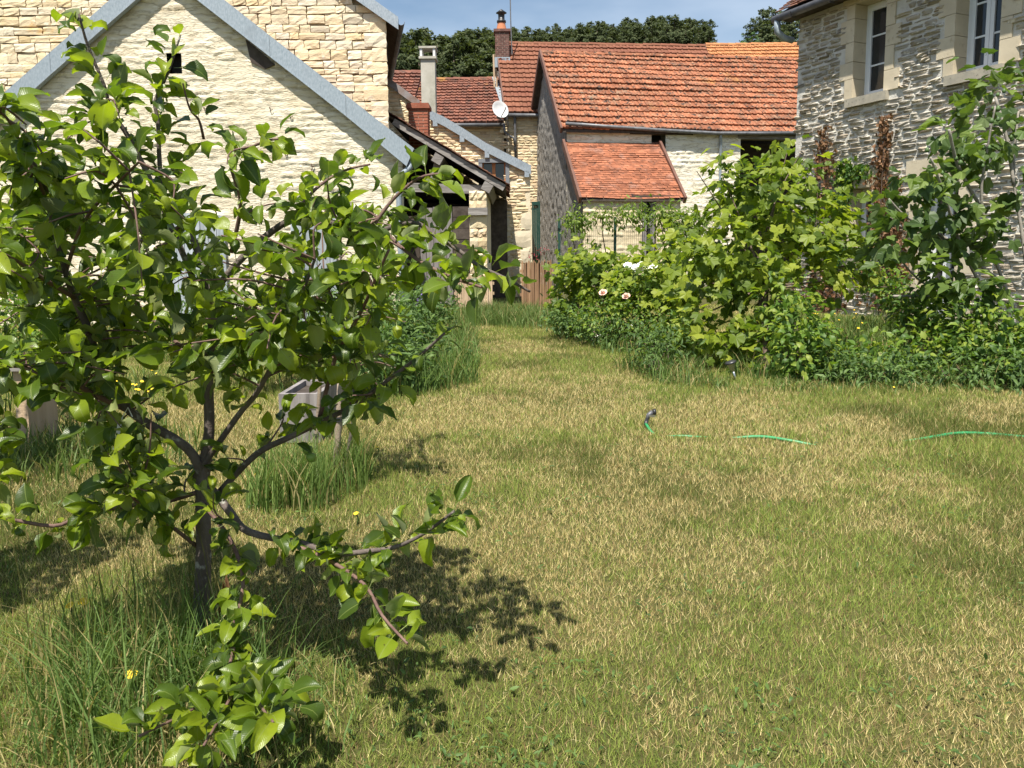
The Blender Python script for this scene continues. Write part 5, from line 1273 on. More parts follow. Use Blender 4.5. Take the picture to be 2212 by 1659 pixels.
LIMBS = [
    br([(438, 1030), (402, 966), (282, 889), (218, 788), (185, 698), (160, 643), (142, 590), (112, 478), (96, 400), (60, 330)], YT, YT - 0.30, 0.014, 0.004),
    br([(282, 889), (200, 850), (110, 800), (40, 790), (-40, 800)], YT - 0.05, YT - 0.45, 0.008, 0.004),
    br([(440, 1050), (468, 1068), (502, 1112), (540, 1150), (658, 1176), (724, 1196), (800, 1190), (856, 1181), (918, 1151), (981, 1104)], YT, YT - 0.42, 0.013, 0.003),
    br([(600, 1165), (700, 1205), (786, 1262), (826, 1330), (880, 1390)], YT - 0.15, YT - 0.5, 0.006, 0.003),
    br([(470, 1068), (553, 982), (638, 939), (763, 876), (838, 821), (905, 770), (960, 720)], YT, YT - 0.30, 0.010, 0.003),
    br([(422, 1030), (513, 899), (553, 851), (593, 778), (626, 703), (653, 634), (680, 560)], YT, YT - 0.36, 0.009, 0.003),
    br([(690, 905), (723, 778), (759, 711), (791, 651), (813, 598), (840, 540)], YT - 0.15, YT - 0.40, 0.006, 0.003),
    br([(452, 640), (540, 540), (626, 476), (673, 480), (733, 483), (793, 506), (888, 480), (943, 510), (994, 543), (1033, 573), (1090, 600), (1145, 630)], YT - 0.02, YT - 0.30, 0.010, 0.003),
    br([(830, 500), (900, 560), (980, 600), (1040, 620)], YT - 0.2, YT - 0.45, 0.005, 0.003),
    br([(793, 506), (850, 430), (905, 385), (950, 375)], YT - 0.2, YT - 0.1, 0.005, 0.0025),
    br([(455, 700), (400, 560), (330, 400), (276, 294), (240, 240), (225, 185), (190, 100), (170, 30)], YT, YT - 0.12, 0.009, 0.0025),
    br([(425, 1180), (328, 1104), (290, 1080)], YT, YT - 0.2, 0.006, 0.003),
    br([(436, 1060), (350, 1085), (263, 1094), (175, 1114), (115, 1136), (0, 1116), (-60, 1100)], YT, YT - 0.25, 0.007, 0.004),
    br([(440, 1090), (500, 1170), (525, 1264), (497, 1390), (528, 1446), (558, 1484), (630, 1530)], YT - 0.05, YT - 0.62, 0.006, 0.0025),
    br([(505, 1400), (480, 1480), (420, 1530), (300, 1590)], YT - 0.36, YT - 0.68, 0.004, 0.0025),
    br([(520, 1440), (500, 1500), (470, 1560), (440, 1610)], YT - 0.42, YT - 0.68, 0.004, 0.0025),
    br([(545, 1480), (560, 1520), (590, 1560)], YT - 0.46, YT - 0.70, 0.004, 0.0025),
    br([(500, 545), (520, 440), (500, 350), (560, 310), (600, 300)], YT, YT - 0.15, 0.006, 0.0025),
    br([(160, 643), (90, 600), (30, 560), (-40, 530)], YT - 0.2, YT - 0.5, 0.006, 0.003),
    br([(142, 590), (180, 480), (250, 400), (300, 350)], YT - 0.2, YT - 0.45, 0.005, 0.0025),
    br([(626, 476), (680, 410), (740, 370), (800, 355)], YT - 0.1, YT + 0.1, 0.005, 0.0025),
    br([(450, 800), (360, 720), (280, 640), (220, 560)], YT, YT + 0.25, 0.007, 0.003),
    br([(452, 760), (520, 680), (600, 620), (700, 600)], YT, YT + 0.30, 0.007, 0.003),
    br([(96, 420), (40, 300), (10, 250), (-30, 230)], YT - 0.3, YT - 0.45, 0.004, 0.0025),
    br([(400, 480), (330, 520), (240, 500), (150, 430)], YT, YT + 0.2, 0.006, 0.003),
    br([(440, 300), (430, 260), (410, 235), (395, 180)], YT + 0.05, YT + 0.05, 0.004, 0.002),
]
limb_nodes = []; leaf_p = []; leaf_o = []; leaf_s = []
def add_leaves(path, every, size, start=0.3, jitter=0.012, both=True):
    acc = 0; n = len(path)
    tot = sum((path[i + 1] - path[i]).length for i in range(n - 1)); run = 0; nxt = tot * start
    for i in range(n - 1):
        a, b = path[i], path[i + 1]; L = (b - a).length; d = (b - a).normalized() if L > 1e-6 else UP
        while nxt < run + L:
            q = a + d * (nxt - run); nxt += every * random.uniform(0.5, 1.5)
            for _ in range(random.choice((1, 1, 2, 3))):
                s = Vector((random.gauss(0, 1), random.gauss(0, 1), random.gauss(0.25, 0.8))); s = (s - d * s.dot(d) * 0.7).normalized()
                leaf_p.append(tuple(q + s * jitter * random.random())); leaf_o.append(tuple((s + d * 0.55).normalized())); leaf_s.append(size * (random.uniform(0.75, 1.28) if random.random() < 0.7 else random.uniform(0.35, 0.8)))
        run += L
for k, (pp, rr) in enumerate(LIMBS):
    sp, sr = smooth_path(pp, rr)
    part('limb', MB().tube(sp, sr, 7), 'bark' if rr[0] > 0.0085 else 'twig', AT, True)
    limb_nodes += sp[2:]
    add_leaves(sp, (0.013 if k in (13, 14, 15, 16, 3) else 0.0155) if rr[0] < 0.0085 else 0.020, 0.060, 0.2 if rr[0] < 0.0085 else 0.33)
add_leaves(tp_[30:], 0.018, 0.060, 0.1)
limb_nodes += tp_[24:]
# fill twigs: targets spread through the crown
def in_poly(x, y, poly):
    c = False; n = len(poly); j = n - 1
    for i in range(n):
        xi, yi = poly[i]; xj, yj = poly[j]
        if (yi > y) != (yj > y) and x < (xj - xi) * (y - yi) / (yj - yi) + xi: c = not c
        j = i
    return c
CROWN = [(-40, 225), (60, 255), (130, 260), (220, 235), (300, 260), (420, 290), (480, 330), (560, 390), (620, 430), (700, 360), (780, 345), (860, 380), (900, 440), (960, 510), (1050, 570), (1090, 640), (980, 600), (900, 600), (850, 640), (800, 670), (820, 720), (800, 830), (800, 880), (700, 890), (640, 950), (570, 1060), (500, 1100), (430, 1090), (320, 1120), (240, 1050), (150, 930), (100, 880), (40, 900), (-40, 960)]
twig = MB(); cnt = 0; tries = 0
while cnt < 165 and tries < 5000:
    tries += 1
    u, v = random.uniform(-40, 1060), random.uniform(225, 1110)
    if not in_poly(u, v, CROWN): continue
    if v < 470 and random.random() < (0.62 if u > 150 else 0.25): continue
    if u > 480 and v > 800 and random.random() < 0.45: continue
    t = P(u, v, YT + random.uniform(-0.50, 0.28))
    nb = min(limb_nodes, key=lambda q: (q - t).length)
    if (nb - t).length > 0.34 or (nb - t).length < 0.03: continue
    mid = nb.lerp(t, 0.5) + Vector((random.uniform(-1, 1), random.uniform(-1, 1), random.uniform(-0.2, 1))) * 0.025
    pts, rr = smooth_path([nb, mid, t], [0.0030, 0.0024, 0.0016], 4)
    twig.tube(pts, rr, 4, False); cnt += 1
    add_leaves(pts, 0.021, 0.062, 0.22)
part('twigs', twig, 'twig', AT, True, kind='stuff')
lp = np.array(leaf_p); lo = np.array(leaf_o); ls = np.array(leaf_s)
print('apple leaves', len(lp))
d = lo + rng.normal(size=lo.shape) * 0.35; d[:, 2] -= 0.15
nh = np.array([0, 0, 0.9]) + rng.normal(size=lo.shape) * 0.5 + np.array(SUN) * 0.35
mm = frames(lp, d, nh, ls)
pieces(AT, 'leaf', APPLE, mm, rng.integers(0, len(APPLE), len(lp)), 300, 'foliage', ls / np.linalg.norm(lp - np.array([0, 0, EYE]), axis=1))
for u, v, dy in ((655, 362, -0.1), (590, 275, 0.0), (270, 820, -0.3)): pass
for u, v, dy in ((656, 273 + 360, -0.3), (230 + 350, 372 + 300, -0.25), (655, 640, -0.32), (665, 972, -0.1), (672, 988, -0.12)):
    p = P(u, v, YT + dy); part('apple_fruit', MB().lathe(p, [(0.001, -0.013), (0.009, -0.011), (0.0135, -0.002), (0.012, 0.008), (0.004, 0.012), (0.001, 0.009)], 10), 'fruit', AT, True)
# withered leaf hanging by the trunk
for u, v, s in ((490, 1275, 0.10), (476, 1315, 0.07)):
    m = bpy.data.objects.new('withered_leaf', leaf_mesh('withered_leaf', 'dry_leaf', lambda s: 0.2 * math.sin(math.pi * s ** 0.8), 5, 0.6, 0.9, int(u), 0.1, 2, 0.08))
    link(m, AT); m.matrix_basis = Matrix.Translation(P(u, v - 40, YT - 0.08)) @ Matrix.Rotation(rad(100), 4, 'X') @ Matrix.Rotation(rad(180), 4, 'Y') @ Matrix.Diagonal((s, s, s, 1))
    m.matrix_basis = Matrix(mat4(Vector((0.9, 0.3, 0)) * s, Vector((-0.15, 0.05, -1)) * s, Vector((0.3, -0.9, 0.05)) * s, P(u, v - 40, YT - 0.08)).tolist())
TG = thing('plant_tag', 'narrow white plastic plant tag dangling from an apple branch', 'tag', P(242, 1020, YT - 0.15))
a_, b_ = P(262, 918, YT - 0.15), P(243, 1019, YT - 0.15)
part('strip', MB().beam(a_, b_, 0.019, 0.0015, Y_), 'white', TG)
part('loop', MB().tube([a_, a_ + Vector((0.004, 0, 0.02)), a_ + Vector((0.02, 0, 0.045)), a_ + Vector((0.03, 0, 0.02))], 0.0015, 5), 'white', TG)

# ---- neighbouring apple trees at the left, mostly beyond the frame, whose shade falls on the lawn
def side_apple(label, bx, by, ht, rx, n):
    global leaf_p, leaf_o, leaf_s
    T = thing('apple_tree', label, 'tree', (bx, by, 0)); leaf_p, leaf_o, leaf_s = [], [], []
    top = Vector((bx, by, ht)); pp, rr = smooth_path([Vector((bx, by, -0.02)), Vector((bx + 0.03, by, ht * 0.35)), Vector((bx - 0.02, by + 0.02, ht * 0.7)), top], [0.03, 0.024, 0.014, 0.005])
    part('trunk', MB().tube(pp, rr, 8), 'bark', T, True)
    for k in range(n):
        a = random.uniform(0, 6.28); z = random.uniform(0.38, 1.0) * ht; r = rx * math.sqrt(random.random()) * (1.1 - 0.5 * z / ht)
        t = Vector((bx + math.cos(a) * r, by + math.sin(a) * r, z + 0.1)); nb = min(pp[4:], key=lambda q: (q - t).length + max(0, q.z - t.z + 0.15))
        q, r_ = smooth_path([nb, nb.lerp(t, 0.5) + UP * 0.04, t], [0.006, 0.004, 0.002], 4); part('limb', MB().tube(q, r_, 4, False), 'twig', T, True); add_leaves(q, 0.022, 0.06, 0.25)
    lp = np.array(leaf_p); lo = np.array(leaf_o)
    pieces(T, 'leaf', APPLE, frames(lp, lo + rng.normal(size=lo.shape) * 0.35, np.array([0, 0, 1.0]) + rng.normal(size=lo.shape) * 0.4, np.array(leaf_s)), rng.integers(0, 10, len(lp)), 120, 'foliage')
side_apple('neighbouring apple tree whose crown hangs in at the left edge', -2.02, 1.95, 1.75, 0.60, 60)
side_apple('apple tree further back at the left edge by the bench', -3.0, 3.35, 2.0, 0.78, 70)

# ---- staked young apple tree behind
y2 = G(728, 1045).y
A2 = thing('young_apple_tree', 'slender young apple tree leaning beside its wooden stake', 'tree', G(738, 1045))
pp, rr = smooth_path([G(738, 1045), P(750, 980, y2), P(762, 915, y2), P(765, 820, y2), P(748, 720, y2), P(742, 620, y2), P(735, 540, y2), P(742, 470, y2)], [0.013, 0.011, 0.010, 0.009, 0.008, 0.006, 0.005, 0.003])
part('trunk', MB().tube(pp, rr, 7), 'bark', A2, True)
leaf_p, leaf_o, leaf_s = [], [], []
nodes = pp[12:]
for k in range(34):
    t = P(random.uniform(680, 880), random.uniform(470, 860), y2 + random.uniform(-0.4, 0.45)); nb = min(nodes, key=lambda q: (q - t).length + max(0, q.z - t.z) * 0.5)
    q, r_ = smooth_path([nb, nb.lerp(t, 0.5) + UP * 0.03, t], [0.004, 0.003, 0.002], 4); part('twig', MB().tube(q, r_, 4, False), 'twig', A2, True); add_leaves(q, 0.05, 0.06, 0.3)
lp = np.array(leaf_p); lo = np.array(leaf_o)
pieces(A2, 'leaf', APPLE, frames(lp, lo + rng.normal(size=lo.shape) * 0.35, np.array([0, 0, 1.0]) + rng.normal(size=lo.shape) * 0.4, np.array(leaf_s)), rng.integers(0, 10, len(lp)), 250, 'foliage')
SK = thing('wooden_stake', 'round brown wooden stake tied beside the young apple tree', 'stake', G(722, 1050))
part('pole', MB().tube([G(722, 1050) - UP * 0.05, P(728, 960, y2 - 0.03), P(734, 880, y2 - 0.03), P(737, 800, y2 - 0.03)], [0.018, 0.0175, 0.017, 0.0165], 10), 'stake', SK, True)
part('tie', MB().lathe(P(733, 905, y2 - 0.03), [(0.0178, -0.012), (0.0215, -0.012), (0.0215, 0.012), (0.0178, 0.012)], 10), 'black', SK)
SK2 = thing('thin_cane', 'thin mottled cane standing in the bright grass clump', 'cane', G(680, 1000))
part('pole', MB().tube([G(680, 1000), P(684, 930, G(680, 1000).y), P(690, 850, G(680, 1000).y), P(692, 700, G(680, 1000).y)], 0.011, 8), 'stake', SK2, True)
part('tie', MB().lathe(P(683.5, 940, G(680, 1000).y), [(0.011, -0.01), (0.015, -0.01), (0.015, 0.01), (0.011, 0.01)], 8), 'black', SK2)

# ================================================================== RIGHT-HAND PLANTING
def plant(name, label, base, cat='shrub', group=None): return thing(name, label, cat, base, group)

# grape vine
V1 = plant('grape_vine', 'tall sprawling grape vine with large pale green leaves before the house', G(1650, 808), 'vine')
bl = [(1640, 440, 8.3, 110, 90, 0.5), (1560, 400, 8.0, 50, 50, 0.3), (1700, 400, 8.6, 60, 70, 0.4), (1750, 480, 8.3, 90, 80, 0.4), (1600, 540, 7.9, 130, 90, 0.55), (1780, 570, 8.0, 80, 70, 0.4), (1520, 610, 7.8, 90, 80, 0.5), (1640, 640, 7.6, 60, 70, 0.3), (1500, 700, 7.4, 60, 50, 0.3), (1700, 350, 8.6, 30, 30, 0.2), (1560, 720, 7.5, 80, 50, 0.35), (1640, 730, 7.3, 50, 50, 0.3), (1590, 770, 7.2, 60, 30, 0.25)]
p, o = blob_points(bl, 1500, cl_size=0.10, k_per=9)
leafy(V1, GRAPE, p, o, 0.090, 300, 0.55, 0.55, rand=0.5, sun=0.8)
b0 = G(1650, 808)
stems(V1, [b0, b0 + X_ * 0.04], [P(1645, 640, 7.6), P(1660, 560, 7.9)], 0.035, 0.025, 'vine_wood', 'trunk')
tip = [P(u, v, y) for u, v, y in ((1560, 380, 8), (1505, 330 + 40, 8), (1700, 330, 8.6), (1640, 430, 8.3), (1780, 470, 8.3), (1850, 600, 8), (1500, 610, 7.8), (1470, 700, 7.5), (1730, 300 + 30, 8.6), (1880, 560, 8.1), (1930, 620, 8))]
stems(V1, [P(1650, 620, 7.7)] * len(tip), tip, 0.014, 0.004, 'vine_wood', 'canes', 0.2)

# lower vine and rose thicket towards the fence
V2 = plant('trellis_vine', 'dense vine thicket spilling over the lawn beside the fence', G(1310, 735), 'vine')
bl = [(1260, 610, 10.5, 60, 70, 0.6), (1330, 605, 10.3, 70, 58, 0.6), (1400, 590, 10, 80, 55, 0.6), (1470, 545, 9.8, 50, 50, 0.5), (1240, 660, 10.3, 45, 45, 0.4), (1400, 640, 9.4, 90, 60, 0.5), (1470, 600, 9.0, 60, 70, 0.5), (1225, 590, 10.8, 30, 40, 0.3), (1270, 552, 10.8, 22, 26, 0.25)]
p, o = blob_points(bl, 1500, cl_size=0.11, k_per=10)
leafy(V2, GRAPE, p, o, 0.088, 300, 0.5, 0.55, rand=0.5, sun=0.8)
b0 = G(1330, 735); tip = [P(u, v, y) for u, v, y, *_ in bl]
stems(V2, [b0 + Vector((random.uniform(-0.6, 0.6), random.uniform(-0.2, 0.3), 0)) for _ in tip], tip, 0.016, 0.005, 'vine_wood', 'canes', 0.15)

def rosette(ctr, r, axis, mat, parent, name='flower', layers=3, n=5):
    mb = MB(); ax = Vector(axis).normalized(); a = ax.cross(Vector((0.2, 0.5, 0.9))).normalized(); b = ax.cross(a)
    for l in range(layers):
        rr = r * (1 - 0.16 * l); open_ = max(0.22, 0.95 - 0.22 * l)
        for k in range(n):
            t = 2 * math.pi * (k + 0.5 * l) / n + random.uniform(-0.15, 0.15); dr = a * math.cos(t) + b * math.sin(t); sd = ax.cross(dr)
            w_ = rr * 0.62; up_l = rr * (0.35 + 0.32 * l)
            p0 = ctr; p1 = ctr + dr * rr * 0.55 * open_ + ax * up_l * 0.5; p2 = ctr + dr * rr * open_ + ax * up_l
            mb.add([p0 - sd * w_ * 0.25, p0 + sd * w_ * 0.25, p1 + sd * w_ * 0.85, p2 + sd * w_ * 0.5 - ax * rr * 0.08, p2 - sd * w_ * 0.5 - ax * rr * 0.08, p1 - sd * w_ * 0.85], [[0, 1, 2, 5], [5, 2, 3, 4]])
    if layers >= 4:
        mb.lathe(ctr + ax * r * 0.15, [(r * 0.10, 0), (r * 0.42, r * 0.15), (r * 0.46, r * 0.5), (r * 0.30, r * 0.85), (r * 0.04, r * 0.98)], 10, ax)
    return part(name, mb, mat, parent, True)
RS = plant('rose_bush', 'rose bush with two peach-pink blooms and a white cluster', G(1360, 742), 'rose')
bl = [(1330, 680, 9.2, 90, 45, 0.4), (1380, 640, 9.0, 70, 60, 0.35), (1290, 690, 9.4, 50, 30, 0.3), (1430, 700, 8.6, 60, 40, 0.3)]
p, o = blob_points(bl, 1300, cl_size=0.09, k_per=16)
leafy(RS, SHRUB, p, o, 0.055, 200, 0.2, 0.7, rand=0.6)
stems(RS, [G(1350 + random.uniform(-40, 40), 742) for _ in range(9)], [P(random.uniform(1280, 1440), random.uniform(600, 690), 9.1) for _ in range(9)], 0.008, 0.004, 'vine_wood', 'canes', 0.2)
for u, v in ((1303, 633), (1353, 641)): rosette(P(u, v, 8.75), 0.05, (-0.3, -0.6, 0.75), 'rose', RS, layers=5, n=6)
for u, v in ((1356, 574), (1372, 578), (1386, 573), (1397, 577), (1378, 584), (1412, 576)): rosette(P(u, v, 9.3), 0.055, (-0.2, -0.6, 0.8), 'white_petal', RS, layers=2)
for u, v in ((1288, 750), (1330, 748), (1318, 744), (1300, 752)):
    pass
DZ = plant('white_ground_flowers', 'little white flowers low in the grass under the roses', G(1320, 750), 'flowers')
for u, v in ((1292, 742), (1302, 739), (1330, 742), (1340, 741), (1352, 720), (1364, 716), (1390, 712)): rosette(G(u, v) + UP * 0.08, 0.04, (0, -0.3, 1), 'white_petal', DZ, layers=1); part('stalk', MB().tube([G(u, v), G(u, v) + UP * 0.085], 0.003, 5), 'weed_leaf', DZ)

# wisteria on wire fence
WI = plant('wisteria', 'feathery wisteria trained along the top of the wire fence', G(1370, 640), 'climber')
bl = [(1240, 478, 15, 26, 11, 0.2), (1300, 468, 15, 34, 7, 0.2), (1365, 460, 15, 36, 10, 0.25), (1425, 464, 15, 32, 12, 0.25), (1480, 482, 14.6, 30, 20, 0.25), (1505, 492, 14.5, 26, 18, 0.25)]
p, o = blob_points(bl, 1900, cl_size=0.10, k_per=26, shell=0.3)
leafy(WI, WIST, p, o, 0.115, 150, 0.5, 0.5, rand=0.6)
tip = [P(u, v, y) for u, v, y, *_ in bl]
stems(WI, [G(1340 + 30 * k, 650) for k in range(6)], tip, 0.02, 0.008, 'vine_wood', 'canes', 0.3)
WF = thing('wire_fence', 'dark green wire mesh fence carrying the wisteria', 'fence', P(1340, 600, 15.3))
x0, x1 = P(1208, 500, 15.3), P(1450, 500, 15.3)
for k in range(3):
    x = x0.x + (x1.x - x0.x) * k / 2; part('post', MB().box((x - 0.025, 15.3, 0), X_ * 0.05, Y_ * 0.05, UP * (P(1208, 470, 15.3).z)), 'green_paint', WF)
wm = MB(); zt_ = P(1208, 478, 15.3).z
for k in range(56): x = x0.x + (x1.x - x0.x) * k / 55; wm.box((x - 0.002, 15.32, 0.1), X_ * 0.004, Y_ * 0.004, UP * (zt_ - 0.1))
for k in range(12): wm.box((x0.x, 15.328, 0.1 + (zt_ - 0.1) * k / 11), X_ * (x1.x - x0.x), Y_ * 0.004, UP * 0.004)
part('mesh_wires', wm, 'wire', WF, kind='stuff')

# picket fence
def picket_fence(name, label, ua, ub, va, vb, Yf, mat, n):
    T = thing(name, label, 'fence', P((ua + ub) / 2, vb, Yf))
    a_, b_ = P(ua, va, Yf), P(ub, va, Yf); zt_ = a_.z
    for k in range(n):
        x = a_.x + (b_.x - a_.x) * k / (n - 1); h = zt_ + random.uniform(-0.05, 0.04); w_ = random.uniform(0.030, 0.045); tl_ = random.uniform(-0.02, 0.02)
        part('picket', MB().prism([Vector((x - w_ / 2, Yf, 0.0)), Vector((x + w_ / 2, Yf, 0.0)), Vector((x + w_ / 2 + tl_, Yf, h - 0.04)), Vector((x + tl_, Yf, h)), Vector((x - w_ / 2 + tl_, Yf, h - 0.04))], Y_ * 0.022), mat, T)
    for z in (0.3, zt_ - 0.25): part('rail', MB().box((a_.x - 0.05, Yf + 0.024, z), X_ * (b_.x - a_.x + 0.1), Y_ * 0.035, UP * 0.06), mat, T)
    return T
picket_fence('picket_fence', 'brown wooden picket fence beside the vine thicket', 1128, 1190, 562, 670, 15.5, 'picket', 17)
picket_fence('picket_gate', 'pale sun-bleached picket gate before the shed door', 985, 1062, 590, 650, 16.2, 'picket_pale', 18)

# fig tree
FG = plant('fig_tree', 'fig tree with broad lobed leaves and small green figs', G(2230, 800), 'tree')
yb = 7.6
bl = [(2150, 220, 7.8, 80, 70, 0.4), (2100, 300, 7.6, 90, 70, 0.5), (2010, 370, 7.4, 60, 50, 0.4), (1950, 440, 7.3, 60, 50, 0.4), (2080, 420, 7.3, 90, 80, 0.5), (2180, 350, 7.4, 70, 100, 0.5), (2030, 500, 7.2, 90, 60, 0.4), (2150, 520, 7.1, 80, 80, 0.5), (1980, 590, 7.0, 60, 40, 0.4), (2120, 620, 6.9, 90, 50, 0.4), (1930, 520, 7.2, 40, 40, 0.3), (2240, 200, 7.8, 60, 90, 0.5)]
p, o = blob_points(bl, 620, cl_size=0.085, k_per=9)
leafy(FG, FIG, p, o, 0.094, 300, 0.3, 0.8, rand=0.5, sun=0.4)
lims = [[(2260, 720), (2160, 690), (2060, 650), (1980, 600), (1930, 540)], [(2200, 690), (2150, 560), (2120, 430), (2135, 310), (2150, 230)], [(2160, 690), (2080, 540), (2040, 420), (2010, 340)], [(2230, 700), (2210, 520), (2190, 380), (2200, 240)], [(2150, 600), (2050, 520), (1960, 470), (1920, 430)], [(2120, 450), (2070, 360), (2050, 280)], [(2190, 400), (2175, 300), (2150, 210)], [(2080, 640), (1990, 640), (1930, 640)]]
for k, l in enumerate(lims):
    pts = [P(u, v, 7.5 - 0.12 * i * (k % 3 - 0.5)) for i, (u, v) in enumerate(l)]
    q, r_ = smooth_path(pts, [0.032 if k == 0 else 0.017] + [0.016 - 0.003 * i for i in range(len(pts) - 1)]); part('limb', MB().tube(q, [max(x, 0.005) for x in r_], 7), 'fig_wood', FG, True)
    for j in range(7):
        c_ = random.choice(q[4:]) + Vector((random.gauss(0, 0.05), random.gauss(0, 0.05) - 0.04, random.gauss(0, 0.05))); r = random.uniform(0.016, 0.024)
        part('fig', MB().lathe(c_, [(0.001, -r), (r * 0.8, -r * 0.7), (r, 0), (r * 0.6, r * 0.9), (0.002, r * 1.5)], 8), 'fig_fruit', FG, True)
part('trunk', MB().tube([G(2250, 800), P(2250, 740, 7.5), P(2260, 715, 7.5)], [0.06, 0.055, 0.045], 9), 'fig_wood', FG, True)

# shrubs in front of the house
shr = [
    ('broad_leaved_shrub', 'bushy green shrub at the foot of the vine trunk', G(1760, 818), [(1710, 700, 6.9, 60, 50, 0.35), (1720, 765, 6.7, 60, 40, 0.35), (1690, 650, 7.2, 40, 40, 0.3), (1760, 740, 6.8, 40, 30, 0.25)], 1100, SHRUB, 0.082),
    ('leafy_shrub', 'spreading yellow-green shrub below the fig tree', G(2000, 822), [(1985, 665, 7.4, 45, 50, 0.35), (2030, 690, 7.2, 45, 45, 0.35), (2000, 760, 6.8, 90, 32, 0.35), (1880, 770, 6.8, 60, 24, 0.3)], 1300, SHRUB, 0.082),
    ('leafy_shrub', 'dense shrub under the fig limb by the frame of the french door', G(2150, 826), [(2120, 730, 6.7, 90, 60, 0.4), (2190, 720, 6.6, 80, 60, 0.4), (2170, 780, 6.4, 80, 40, 0.3)], 1500, SHRUB, 0.082),
    ('low_weed_clump', 'low lush weeds with cut leaves at the lawn edge', G(1850, 828), [(1850, 800, 6.5, 60, 22, 0.25), (1930, 803, 6.4, 60, 20, 0.25), (1790, 805, 6.5, 40, 20, 0.2)], 1300, WEED, 0.075),
    ('low_weed_clump', 'dark weeds under the dense shrub by the lawn', G(2100, 830), [(2060, 800, 6.3, 60, 25, 0.25), (2150, 805, 6.2, 70, 25, 0.25), (2210, 800, 6.2, 50, 30, 0.2)], 1300, WEED, 0.075),
    ('small_shoot_clump', 'small leafy clump standing out on the lawn before the vine', G(1425, 815), [(1420, 780, 6.9, 35, 35, 0.2), (1440, 740, 7.2, 45, 40, 0.25), (1400, 740, 7.2, 30, 30, 0.2)], 800, WEED, 0.07),
    ('undergrowth', 'dark undergrowth below the rose bush', G(1300, 722), [(1230, 690, 10.2, 50, 28, 0.3), (1300, 712, 9.6, 70, 25, 0.3), (1370, 728, 9.0, 60, 28, 0.3)], 1500, WEED, 0.085),
    ('house_wall_bush', 'bush against the wall of the limed house under its lower window', G(1830, 700), [(1905, 600, 9.8, 35, 30, 0.25), (1935, 640, 9.4, 35, 30, 0.25)], 600, SHRUB, 0.075),
]
for nm, lab, base, bl, n, tm, sz in shr:
    T = plant(nm, lab, base)
    p, o = blob_points(bl, n, cl_size=0.085, k_per=16, shell=0.4)
    leafy(T, tm, p, o, sz, 120, 0.2, 0.9, rand=0.6)
    tip = [P(u + random.uniform(-0.5, 0.5) * ru, v + random.uniform(-0.4, 0.4) * rv, y) for u, v, y, ru, rv, ry in bl for _ in range(4)]
    stems(T, [Vector((t.x * 0.75 + base.x * 0.25 + random.uniform(-0.1, 0.1), t.y + random.uniform(-0.05, 0.05), 0)) for t in tip], tip, 0.007, 0.003, 'vine_wood', 'stems', 0.12)

# creepers on the limed wall
def creeper(name, label, tz, n, temps, size, base, limit=150):
    T = plant(name, label, base, 'climber'); p = []; 
    for _ in range(n):
        k = random.randrange(len(tz)); t, z, rt, rz_ = tz[k]
        p.append(tuple(rp_at(t + random.gauss(0, 0.5) * rt, max(0.03, z + random.uniform(-1, 1) * rz_), random.uniform(0.05, 0.13))))
    p = np.array(p); out = np.tile(np.array(nR), (len(p), 1)) + rng.normal(size=(len(p), 3)) * 0.3; out[:, 2] -= 0.4
    d = np.array([0, 0, -1.0]) + rng.normal(size=(len(p), 3)) * 0.6; nh = np.array(nR) + rng.normal(size=(len(p), 3)) * 0.4 + np.array([0, 0, 0.3])
    pieces(T, 'leaf', temps, frames(p, d, nh, size * rng.uniform(0.6, 1.3, len(p))), rng.integers(0, len(temps), len(p)), limit, 'foliage')
    stems(T, [rp_at(tz[0][0] + random.uniform(-0.1, 0.1), 0.0, 0.06) for _ in tz], [rp_at(t, z + rz_, 0.06) for t, z, rt, rz_ in tz], 0.008, 0.004, 'vine_wood', 'vine_stem', 0.06)
def tz(u, v, ru, rv): t, z = RW(u, v); return (t, z, ru * 12.5 / F / 0.6, rv * 12.5 / F)
creeper('dried_creeper', 'dead brown creeper clinging between window and french door', [tz(1915, 330, 12, 80), tz(1915, 470, 25, 90), tz(1940, 560, 30, 90), tz(1925, 620, 45, 50)], 800, DRY, 0.075, rp_at(RW(1925, 600)[0], 0, 0.1))
creeper('dried_creeper', 'dead brown creeper stem near the house corner', [tz(1785, 330, 14, 60), tz(1790, 400, 20, 60), tz(1765, 620, 40, 50), tz(1800, 640, 30, 40)], 480, DRY, 0.07, rp_at(RW(1785, 600)[0], 0, 0.1))
creeper('green_creeper', 'bright green creeper framing the lower casement window', [tz(1815, 480, 22, 100), tz(1832, 390, 14, 50), tz(1850, 372, 30, 14), tz(1840, 560, 50, 40), tz(1760, 470, 14, 80)], 900, CREEP, 0.075, rp_at(RW(1820, 600)[0], 0, 0.1))

